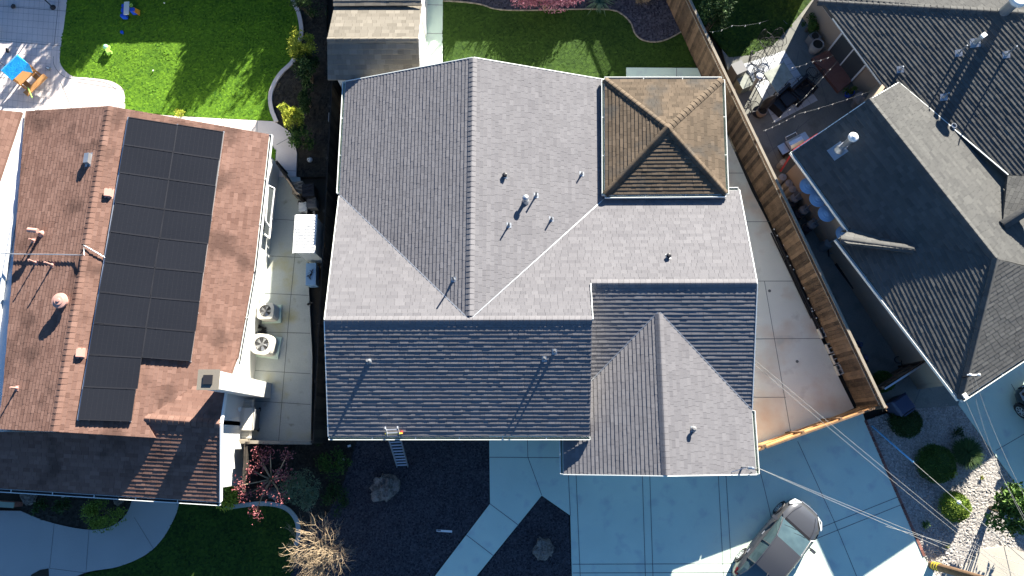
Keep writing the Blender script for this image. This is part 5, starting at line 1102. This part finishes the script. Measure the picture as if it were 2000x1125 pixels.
def sofa(label, px, py, an, w_):
    x, y = at(px, py); t = thing('outdoor_sofa', label, 'sofa', (x, y, 0)); d = Vector((math.cos(an), math.sin(an), 0)); n = Vector((-d.y, d.x, 0)); c = Vector((x, y, 0))
    for s in (-1, 1): m = MB(); m.beam(c+n*.0+d*s*w_/4*.98+Vector((0, 0, .38)), c+d*s*w_/4*1.0+n*.01+Vector((0, 0, .38)), .01, .01); m = MB(); m.box(c.x+d.x*s*w_/4, c.y+d.y*s*w_/4, .2, w_/2*.94, .56, .2, an); part('cushion', m, M['black'], t)
    m = MB(); m.box(c.x+n.x*.36, c.y+n.y*.36, .05, w_*1.04, .12, .68, an); part('backrest', m, M['black'], t)
    for s in (-1, 1): m = MB(); m.box(c.x+d.x*s*w_*.52, c.y+d.y*s*w_*.52, .05, .07, .66, .5, an); part('armrest', m, M['black'], t)
    m = MB(); m.box(c.x, c.y, .05, w_, .58, .14, an); part('frame', m, M['iron'], t)
sofa('black outdoor sofa nearest the parasol on the mat', 1527, 205, .75, 1.0); sofa('black outdoor sofa nearer the brick step', 1562, 187, .75, .9)
def wire_chair(label, px, py, an, mt='black', s=1.0):
    x, y = at(px, py); t = thing('wire_chair', label, 'chair', (x, y, 0), 'black wire chairs on the patio'); d = Vector((math.cos(an), math.sin(an), 0)); n = Vector((-d.y, d.x, 0)); c = Vector((x, y, 0)); Z = Vector((0, 0, 1))
    def W(u, v, z): return c+d*u*s+n*v*s+Z*z*s
    m = MB(); m.tube([W(.24*math.cos(a), .24*math.sin(a), .44) for a in [i*math.pi/8 for i in range(17)]], .014, 5)
    for k in range(-3, 4): m.tube([W(.07*k, -.22, .43), W(.07*k, .22, .43)], .005, 4)
    part('seat', m, M[mt], t)
    m = MB(); ar = [W(-.24-.12*math.sin(a)-.02, .27*math.cos(a), .44+.48*math.sin(a)) for a in [i*math.pi/10 for i in range(11)]]; m.tube(ar, .014, 5)
    for k in range(-3, 4): m.tube([W(-.24, .07*k, .44), W(-.36, .05*k, .86)], .005, 4)
    for k in range(-2, 3): m.tube([W(-.24, .09*k, .5), W(-.35, -.07*k, .82)], .005, 4)
    part('backrest', m, M[mt], t)
    for sv in (-1, 1):
        m = MB(); m.tube([W(-.3, .27*sv, .62), W(-.05, .3*sv, .64), W(.2, .28*sv, .6), W(.2, .24*sv, .44)], .012, 5); part('armrest', m, M[mt], t)
    for u in (-.18, .18):
        for v in (-.18, .18): m = MB(); m.tube([W(u, v, .44), W(u*1.25, v*1.25, 0)], .011, 5); part('leg', m, M[mt], t)
for px, py, an, lab in ((1470, 130, -.4, 'wire chair in the sun at the left of the square table'), (1497, 110, -1.2, 'wire chair in the sun above the square table'), (1512, 93, -1.4, 'farthest wire chair, where the mat meets the grass'), (1489, 94, -.9, 'small wire chair at the lawn edge left of the farthest one'),
                        (1578, 152, 2.6, 'wire chair in the shade at the brick step side'), (1562, 168, 2.0, 'wire chair between the table and the black sofa'), (1466, 217, .4, 'wire chair alone against the brown fence'), (1478, 158, .2, 'wire chair half in the sun beside the white topped heater')):
    wire_chair(lab, px, py, an)
def heater(label, px, py, h, r, mt, base='metal', grp=None, name='patio_heater'):
    c = P(px, py, h); t = thing(name, label, 'patio heater', (c.x, c.y, 0), grp); m = MB(); m.lathe(c.x, c.y, h-.08, [(r, .0), (r*.99, .015), (r*.62, .05), (r*.60, .07), (r*.34, .09), (r*.32, .12), (r*.16, .13), (.02, .15)], 28); part('reflector', m, M[mt], t)
    m = MB(); m.cyl((c.x, c.y, h-.3), (c.x, c.y, h-.06), .10, .14, 14); part('burner', m, M[base], t); m = MB(); m.cyl((c.x, c.y, .5), (c.x, c.y, h-.28), .03, n=10); part('pole', m, M[base], t); m = MB(); m.cyl((c.x, c.y, 0), (c.x, c.y, .6), .22, .18, 18); part('tank_cover', m, M[base], t)
hg = 'patio heaters with blue discs by the charcoal house wall'
heater('topmost patio heater disc under the charcoal roof gutter', 1580, 362, 2.0, .33, 'sky_blue', grp=hg); heater('second patio heater disc from the top by the gutter', 1599, 387, 2.0, .33, 'sky_blue', grp=hg)
heater('third patio heater disc from the top by the gutter', 1616, 416, 2.0, .33, 'sky_blue', grp=hg); heater('lowest patio heater disc, half hidden at the roof corner', 1650, 455, 2.0, .31, 'sky_blue', grp=hg)
c = P(1484, 148, 1.1); t = thing('white_topped_stool', 'white round topped pedestal beside the square patio table', 'stool', (c.x, c.y, 0)); m = MB(); m.lathe(c.x, c.y, 1.05, [(.13, 0), (.14, .03), (.08, .08), (.01, .09)], 20); part('top', m, M['white'], t); m = MB(); m.cyl((c.x, c.y, 0), (c.x, c.y, 1.05), .09, .07, 14); part('pedestal', m, M['planter'], t)
# closed parasol lying over its base
a, b = P(1487, 212, .35), P(1517, 185, 2.0); t = thing('closed_parasol', 'closed black parasol leaning over the patio mat', 'parasol', (a.x, a.y, 0)); m = MB(); m.tube([a.lerp(b, k/8) for k in range(9)], lambda u: .06+.13*math.sin(min(1, u*1.15)*math.pi)**.7, 10); part('canopy', m, M['black'], t); m = MB(); m.tube([(a.x, a.y, 0), a, b, b+(b-a)*.08], .025, 8); part('pole', m, M['iron'], t)
m = MB(); m.lathe(a.x, a.y, 0, [(.28, 0), (.28, .06), (.06, .12)], 22); part('base', m, M['iron'], t)
def pot(name, label, px, py, r, h, mt, sq=False, plant=None):
    x, y = at(px, py); t = thing(name, label, 'planter', (x, y, 0)); m = MB()
    if sq: m.box(x, y, 0, r*2, r*2, h*.9, .6); m.box(x, y, h*.9, r*2.1, r*2.1, h*.1, .6)
    else: m.lathe(x, y, 0, [(r*.75, 0), (r, h*.5), (r*.98, h), (r*.84, h), (r*.82, h-.06)], 26)
    part('pot', m, M[mt], t); m = MB(); m.cyl((x, y, h*(.9 if sq else 1)-.06), (x, y, h*(1.0 if sq else 1)-.045+(.06 if sq else 0)), r*.8, n=20); part('soil_surface', m, M['soil'], t)
pot('round_planter', 'large round pale planter between the brick step and the square planter', 1588, 99, .26, .55, 'planter'); pot('square_planter', 'square grey planter behind the round pale planter', 1583, 83, .19, .5, 'plastic_grey', True)
pot('round_pot', 'round brown pot with lid by the closed parasol and fence', 1484, 223, .22, .4, 'tan_plastic'); pot('blue_pot', 'dark blue pot at the end of the tan wall', 1655, 186, .17, .35, 'toy_blue')
x, y = at(1604, 92); p = Vector((x, y, .3)); t = thing('bare_shrub', 'leafless brown shrub against the tan wall beside the planters', 'shrub', (x, y, 0)); m = MB(); random.seed(5)
for i in range(7): th = random.random()*6.28; branch(p+Vector((.0, 0, -.3)), Vector((math.cos(th)*.6, math.sin(th)*.6, 1)).normalized(), .5, .012, 2)
part('branches', m, M['twig'], t)
c = P(1690, 186, .9); m = MB(); m.ball((c.x, c.y, .55), .3, 16, sq=1.1, rough=.3); m.lathe(c.x, c.y, 0, [(.2, 0), (.2, .4)], 14); single('covered_grill', m, M['plastic_grey'], 'round dark covered grill at the tan wall near the charcoal eave', 'grill')
for px, py, sx_, sy_, h, mt2, lab in ((1433, 150, .45, .5, .75, 'plastic_grey', 'dark cushion box against the brown fence beside the sunny chairs'), (1447, 172, .45, .5, .5, 'slate', 'folded grey side table against the fence below the cushion box')):
    x, y = at(px, py); m = MB(); m.box(x, y, .0, sx_, sy_, h, .45); m.box(x, y, h, sx_*1.1, sy_*1.05, .05, .45); single('storage_box', m, M[mt2], lab, 'storage box')
# barbecue trolley, drums
c = P(1552, 278, .95); t = thing('gas_grill', 'stainless gas grill on a trolley at the corner of the charcoal roof', 'grill', (c.x, c.y, 0)); an = math.radians(28); d = Vector((math.cos(an), math.sin(an), 0)); n = Vector((-d.y, d.x, 0)); c0 = Vector((c.x, c.y, 0))
m = MB(); m.box(c.x, c.y, .1, .62, .42, .75, an); part('cabinet', m, M['black'], t)
m = MB(); prof = [(-.22, .86), (-.2, 1.0), (-.08, 1.1), (.08, 1.1), (.2, .98), (.22, .86)]; vs = [c0+d*s*.3+n*u+Vector((0, 0, z)) for s in (-1, 1) for u, z in prof]; m.add(vs, [(i, i+1, i+7, i+6) for i in range(5)]+[tuple(range(5, -1, -1)), tuple(range(6, 12)), (0, 6, 11, 5)], 0, .5); part('lid', m, M['alu'], t)
for s in (-1, 1): m = MB(); q = c0+d*s*.5; m.box(q.x, q.y, .84, .34, .42, .04, an); part('side_shelf', m, M['metal'], t)
m = MB(); m.tube([c0+n*.24-d*.26+Vector((0, 0, .98)), c0+n*.34-d*.24+Vector((0, 0, 1.02)), c0+n*.34+d*.24+Vector((0, 0, 1.02)), c0+n*.24+d*.26+Vector((0, 0, .98))], .018, 8); part('handle', m, M['alu'], t)
m = MB(); a, b, e = P(1598, 262, 1.6), P(1550, 294, 1.4), P(1524, 335, .6); m.beam(a, b, .09, .03); m.beam(b, e, .07, .03); single('red_strap', m, M['red'], 'red pole lying from the charcoal roof corner towards the drums', 'pole')
dg = 'small drums by the brown fence'
for px, py, r, h, mt2, lab in ((1530, 317, .13, .5, 'planter', 'pale drum alone near the red pole'), (1529, 346, .15, .6, 'planter', 'upper of the three mauve lidded drums'), (1541, 358, .15, .6, 'planter', 'middle of the three mauve lidded drums'), (1548, 369, .15, .6, 'planter', 'lower of the three mauve lidded drums'),
                               (1561, 381, .20, .6, 'plastic_grey', 'dark round bin below the three mauve drums'), (1582, 404, .20, .6, 'plastic_grey', 'dark round bin between the blue discs and the fence'), (1597, 431, .20, .6, 'plastic_grey', 'dark round bin just above the black ladder'),
                               (1547, 395, .19, .45, 'black', 'black barrel with pale rim, upper one at the fence'), (1562, 417, .19, .45, 'black', 'black barrel with pale rim, middle one at the fence'), (1578, 445, .19, .45, 'black', 'black barrel with pale rim, lower one at the fence')):
    c = P(px, py, h); t = thing('drum', lab, 'drum', (c.x, c.y, 0), dg); m = MB(); m.lathe(c.x, c.y, 0, [(r*.9, 0), (r, .05), (r, h-.05), (r*.96, h)], 20); part('body', m, M[mt2], t)
    m = MB(); m.lathe(c.x, c.y, h, [(r*1.04, -.02), (r*1.04, .015), (r*.9, .02), (r*.25, .03), (r*.22, .06), (.01, .065)], 20); part('lid', m, M[mt2], t)
a, b = P(1620, 425, .5), P(1627, 500, .25); sd_ = Vector((.17, .03, 0)); t = thing('black_ladder', 'black ladder lying in the shade between the fence and charcoal house', 'ladder', (a.x, a.y, 0))
for s in (-1, 1): m = MB(); m.beam(a+sd_*s, b+sd_*s, .03, .06); part('side_rail', m, M['black'], t)
for k in range(7): q = a.lerp(b, (k+.5)/7); m = MB(); m.beam(q-sd_, q+sd_, .03, .03); part('rung', m, M['plastic_grey'], t)
m = MB(); a, b = P(1634, 514, .12), P(1685, 583, .12); m.beam(a, b, .16, .10); q = a.lerp(b, .72); m.beam(q+Vector((.08, 0, .08)), b+Vector((.08, 0, .08)), .16, .05, mi=1); single('long_planks', m, [M['iron'], M['timber']], 'long dark planks lying beside the charcoal house wall', 'planks')
for px, py, r, lab in ((1683, 672, .2, 'upper pale blue bag hanging behind the brown fence'), (1697, 698, .17, 'lower pale blue bag behind the brown fence')): c = P(px, py, 1.2); m = MB(); m.ball((c.x, c.y, .75), r, 12, sq=1.8, rough=.3, seed=px); single('blue_bag', m, M['bin_blue'], lab, 'bag')
m = MB()
for k in range(3): a = P(1755+12*k, 703+6*k, .15); m.tube([a+Vector((.16*math.cos(i*.7+k), .13*math.sin(i*.7+k), .02*k)) for i in range(8)], .02, 5)
c = P(1763, 700, .1); m.ball((c.x, c.y, .12), .12, 10, sq=.8, rough=.4); single('hose_coil', m, M['black'], 'tangled black hose on the slab by the charcoal house', 'hose')
# blue wheelie bin
c = P(1764, 790, .9); t = thing('wheelie_bin', 'blue lidded wheelie bin at the head of the gravel', 'bin', (c.x, c.y, 0)); an = math.radians(32); m = MB()
co, si = math.cos(an), math.sin(an)
def fr(z, k): return [(c.x+(i*.33*k)*co-(j*.30*k)*si, c.y+(i*.33*k)*si+(j*.30*k)*co, z) for i, j in ((-1, -1), (1, -1), (1, 1), (-1, 1))]
m.add(fr(.05, .78)+fr(.92, 1), [(3, 2, 1, 0), (4, 5, 6, 7), (0, 1, 5, 4), (1, 2, 6, 5), (2, 3, 7, 6), (3, 0, 4, 7)]); part('body', m, M['bin_blue'], t)
m = MB(); m.add(fr(.92, 1.07)+fr(1.0, .85), [(3, 2, 1, 0), (4, 5, 6, 7), (0, 1, 5, 4), (1, 2, 6, 5), (2, 3, 7, 6), (3, 0, 4, 7)]); m.box(c.x+.3*-si*-1.15, c.y-.3*co*1.15, .93, .5, .04, .05, an); part('lid', m, M['bin_blue'], t)
for s in (-1, 1): m = MB(); w0 = Vector((c.x+s*.3*co+.26*si, c.y+s*.3*si-.26*co, .1)); m.cyl(w0-Vector((co, si, 0))*.03, w0+Vector((co, si, 0))*.03, .1, n=14); part('wheel', m, M['black'], t)
# string lights
def lights(label, pts, nb):
    pts = [P(*p) for p in pts]; t = thing('string_lights', label, 'string lights', pts[0], 'string lights over the right patio'); L = []
    for a, b in zip(pts, pts[1:]):
        for i in range(10): s = i/10; L.append(a.lerp(b, s)-Vector((0, 0, .5*s*(1-s))))
    L.append(pts[-1]); m = MB(); m.tube(L, .003, 5); part('cord', m, M['wire'], t)
    for k in range(nb): q = L[int((k+.5)/nb*(len(L)-1))]; m = MB(); m.cyl(q, q-Vector((0, 0, .05)), .014, n=8); m.ball(q-Vector((0, 0, .07)), .019, 10); part('bulb', m, M['bulb'], t)
lights('string of lights from the brown fence to the charcoal roof corner', ((1490, 256, 2.2), (1560, 222, 2.3), (1700, 178, 2.6)), 10)
lights('string of lights crossing in front of the sliding door', ((1508, 240, 2.2), (1570, 192, 2.4), (1637, 118, 2.6)), 8)
lights('string of lights from the square table to the sliding door head', ((1545, 132, 2.2), (1585, 120, 2.3), (1628, 108, 2.6)), 6)
lights('string of lights over the shaded lawn beyond the brown fence', ((1385, 62, 2.3), (1430, 50, 2.4), (1500, 40, 2.5)), 5)

# ------------------------------------------------------------------ cars
def make_car(name, label, loc, ang, sc_, paint):
    t = thing(name, label, 'car', (0, 0, 0))
    # stations: x, half width, sill z, belt z (top of the lower body), crown
    st = [(2.12, .30, .34, .50, .02), (2.08, .56, .26, .60, .03), (1.95, .74, .22, .70, .04), (1.65, .84, .22, .80, .06), (1.2, .875, .22, .88, .07), (.75, .885, .22, .93, .06), (.0, .89, .22, .95, .04), (-.8, .89, .22, .97, .04), (-1.4, .88, .22, .98, .05), (-1.8, .83, .24, .96, .05), (-2.05, .74, .30, .88, .04), (-2.13, .55, .36, .74, .02)]
    def prof(x, w_, zb, zt, cr): return [(x, w_*.90, zb), (x, w_*.985, zb+.10), (x, w_, zb+(zt-zb)*.5), (x, w_*.975, zb+(zt-zb)*.82), (x, w_*.90, zt), (x, w_*.6, zt+cr*.7), (x, 0, zt+cr), (x, -w_*.6, zt+cr*.7), (x, -w_*.90, zt), (x, -w_*.975, zb+(zt-zb)*.82), (x, -w_, zb+(zt-zb)*.5), (x, -w_*.985, zb+.10), (x, -w_*.90, zb)]
    R_ = [prof(*s) for s in st]; m = MB(); npf = 13; vs = [v for r in R_ for v in r]
    fs = [(k*npf+i, k*npf+(i+1) % npf, (k+1)*npf+(i+1) % npf, (k+1)*npf+i) for k in range(len(st)-1) for i in range(npf)]+[tuple(range(npf)), tuple(range(len(st)*npf-1, (len(st)-1)*npf-1, -1))]
    m.add(vs, fs, 0, .5)
    # roof shell
    gs_ = [(1.02, .70, .955, .0), (.62, .645, 1.20, .03), (.22, .60, 1.405, .045), (-.25, .585, 1.46, .05), (-.75, .58, 1.455, .05), (-1.2, .565, 1.39, .045), (-1.6, .56, 1.22, .03), (-1.93, .62, 1.0, .0)]
    def gp_(x, w_, z, cr): return [(x, .80 if x > -1.5 else .78, .93), (x, (w_+.80)/2+.035, (z+.93)/2), (x, w_, z), (x, w_*.5, z+cr*.8), (x, 0, z+cr), (x, -w_*.5, z+cr*.8), (x, -w_, z), (x, -(w_+.80)/2-.035, (z+.93)/2), (x, -.80 if x > -1.5 else -.78, .93)]
    Gp = [gp_(*s) for s in gs_]; ng = 9
    def grid(ks, js, mb): 
        for k in ks:
            for j in js: mb.add([Gp[k][j], Gp[k][j+1], Gp[k+1][j+1], Gp[k+1][j]], [(0, 1, 2, 3)], 0, .5)
    o = len(m.v); m.v += [tuple(v) for k in range(2, 6) for v in Gp[k][2:7]]
    for k in range(3):
        for j in range(4): m.f.append([o+k*5+j, o+k*5+j+1, o+(k+1)*5+j+1, o+(k+1)*5+j]); m.m.append(0); m.t.append(.5)
    body = part('body', m, M[paint], t, smooth=True)
    for nm, ks, js in (('windscreen', (0, 1), (2, 3, 4, 5)), ('rear_window', (5, 6), (2, 3, 4, 5))):
        m = MB(); vs = [tuple(v) for k in range(ks[0], ks[-1]+2) for v in Gp[k][2:7]]; m.add(vs, [(k*5+j, k*5+j+1, (k+1)*5+j+1, (k+1)*5+j) for k in range(2) for j in range(4)], 0, .5); part(nm, m, M['cardash'], t, smooth=True)
    for sgn, js in ((1, (0, 1)), (-1, (6, 7))):
        for nm, ks in (('front_side_window', (0, 1, 2)), ('rear_side_window', (3, 4)), ('quarter_window', (5, 6))):
            m = MB(); grid(ks, js, m); part(nm, m, M['cardash'], t)
        m = MB()                                                     # pillars and roof rails
        j0, j2 = (0, 2) if sgn > 0 else (8, 6); jm = 1 if sgn > 0 else 7
        edge = [Vector(Gp[k][j2])+Vector((0, sgn*.008, .005)) for k in range(8)]; m.tube([Vector(Gp[0][j0])+Vector((.12, 0, 0))]+edge, .026, 8)
        for k in (3, 5): m.tube([Vector(Gp[k][j0])+Vector((0, sgn*.012, 0)), Vector(Gp[k][jm])+Vector((0, sgn*.014, 0)), Vector(Gp[k][j2])+Vector((0, sgn*.01, 0))], .026, 6)
        m.tube([(1.1, sgn*.805, .93), (0, sgn*.82, .955), (-1.2, sgn*.81, .97), (-1.95, sgn*.76, .96)], .014, 6); part('window_frame', m, M[paint], t)
        # mirror, handles, wheels, lamps
        m = MB(); m.box(.78, sgn*.985, .92, .13, .2, .13); m.box(.80, sgn*.88, .93, .06, .12, .05); part('wing_mirror', m, M[paint], t)
        for x in (.02, -.95): m = MB(); m.box(x, sgn*.895, .78, .19, .03, .035); part('door_handle', m, M['alu'], t)
        for x in (1.3, -1.26):
            m = MB(); n = 28; r = .315; cx, cy = x, sgn*.80
            m.lathe(0, 0, 0, [(r-.08, -.1), (r, -.1), (r, .09), (r-.05, .1), (r-.09, .1), (r-.09, .085)], n); vs = m.v; m.v = [(cx+a, cy+sgn*c_, r+b) for a, b, c_ in vs]; w_ = part('wheel', m, M['tyre'], t)
            m = MB(); m.cyl((cx, cy+sgn*.02, r), (cx, cy+sgn*.05, r), .225, n=n, mi=1)
            m.tube([(cx+.215*math.cos(a), cy+sgn*.09, r+.215*math.sin(a)) for a in [i*math.pi/12 for i in range(25)]], .016, 6)
            for k in range(7): a = k*2*math.pi/7; m.beam((cx+.04*math.cos(a), cy+sgn*.095, r+.04*math.sin(a)), (cx+.21*math.cos(a), cy+sgn*.095, r+.21*math.sin(a)), .045, .02, up=Vector((0, 1, 0)))
            m.cyl((cx, cy+sgn*.05, r), (cx, cy+sgn*.11, r), .05, n=12); part('rim', m, [M['alu'], M['black']], w_)
            m = MB(); m.tube([(cx+.355*math.cos(a), sgn*.882, r+.02+.355*math.sin(a)) for a in [i*math.pi/14-.1 for i in range(16)]], .022, 6); m.cyl((cx, sgn*.72, r+.01), (cx, sgn*.893, r+.01), .345, n=24, mi=0); part('wheel_arch', m, M['black'], t)
        m = MB(); m.add([(2.06, sgn*.42, .62), (1.99, sgn*.70, .60), (1.72, sgn*.835, .74), (1.62, sgn*.80, .82), (1.80, sgn*.62, .785), (2.0, sgn*.42, .70)], [(0, 1, 2, 3, 4, 5)]); m.v = [(a+.02, b+sgn*.008, c_+.015) for a, b, c_ in m.v]; part('headlight', m, M['lamp_glass'], t)
        m = MB(); m.add([(-2.02, sgn*.60, .78), (-1.98, sgn*.79, .80), (-1.72, sgn*.86, .86), (-1.74, sgn*.80, .96), (-1.95, sgn*.68, .95)], [(0, 1, 2, 3, 4)]); m.v = [(a-.03, b+sgn*.02, c_+.01) for a, b, c_ in m.v]; part('tail_light', m, M['tail'], t)
        for x in (.45, -.62): m = MB(); m.beam((x, sgn*.893, .3), (x-.05, sgn*.872, .9), .008, .006); part('door_seam', m, M['black'], t)
    m = MB(); m.box(2.1, 0, .32, .06, .9, .2); m.tube([(2.13, -.4, .52), (2.15, 0, .54), (2.13, .4, .52)], .018, 6, mi=1); part('grille', m, [M['black'], M['alu']], t)
    m = MB()
    for y_ in (-.35, .12): m.tube([(.98, y_-.1, .99), (.93, y_+.1, 1.02), (.80, y_+.42, 1.10)], .010, 5)
    m.box(1.06, 0, .955, .10, 1.25, .02); part('wiper', m, M['black'], t)
    m = MB(); m.tube([(1.08, -.62, .975), (1.5, -.55, .90), (1.95, -.36, .765)], .006, 4); m.tube([(1.08, .62, .975), (1.5, .55, .90), (1.95, .36, .765)], .006, 4); part('bonnet_seam', m, M['black'], t)
    m = MB(); m.beam((-1.15, 0, 1.46), (-1.3, 0, 1.56), .02, .03); part('antenna', m, M['black'], t)
    m = MB(); m.tube([(.35+.15*math.cos(a)*.4, .36+.15*math.sin(a), 1.0+.12*math.cos(a)) for a in [i*.7 for i in range(10)]], .012, 5); part('steering_wheel', m, M['black'], t)
    t.location = loc; t.rotation_euler = (0, 0, ang); t.scale = (sc_, sc_, sc_); return t
fw, rwh = P(1520.6, 991.2, .28), P(1445.9, 1083, .28); hd = (fw-rwh); hd.z = 0; an = math.atan2(hd.y, hd.x); cs = hd.length/2.56; hd.normalize(); rt = Vector((hd.y, -hd.x, 0))
cc = (fw+rwh)/2+rt*.89*cs-hd*.02; make_car('silver_car', 'silver hatchback parked on the shaded driveway', (cc.x, cc.y, 0), an, cs, 'silver')
fw = P(1996, 803, .3); an = math.radians(118); hd = Vector((math.cos(an), math.sin(an), 0)); rt = Vector((hd.y, -hd.x, 0)); cc = fw-hd*1.3*.95+rt*.85*.95
make_car('dark_car', 'dark car whose front corner shows at the right edge', (cc.x, cc.y, 0), an, .95, 'car_dark')
for o in bpy.data.objects:
    if o.type == 'MESH': o.data.update()
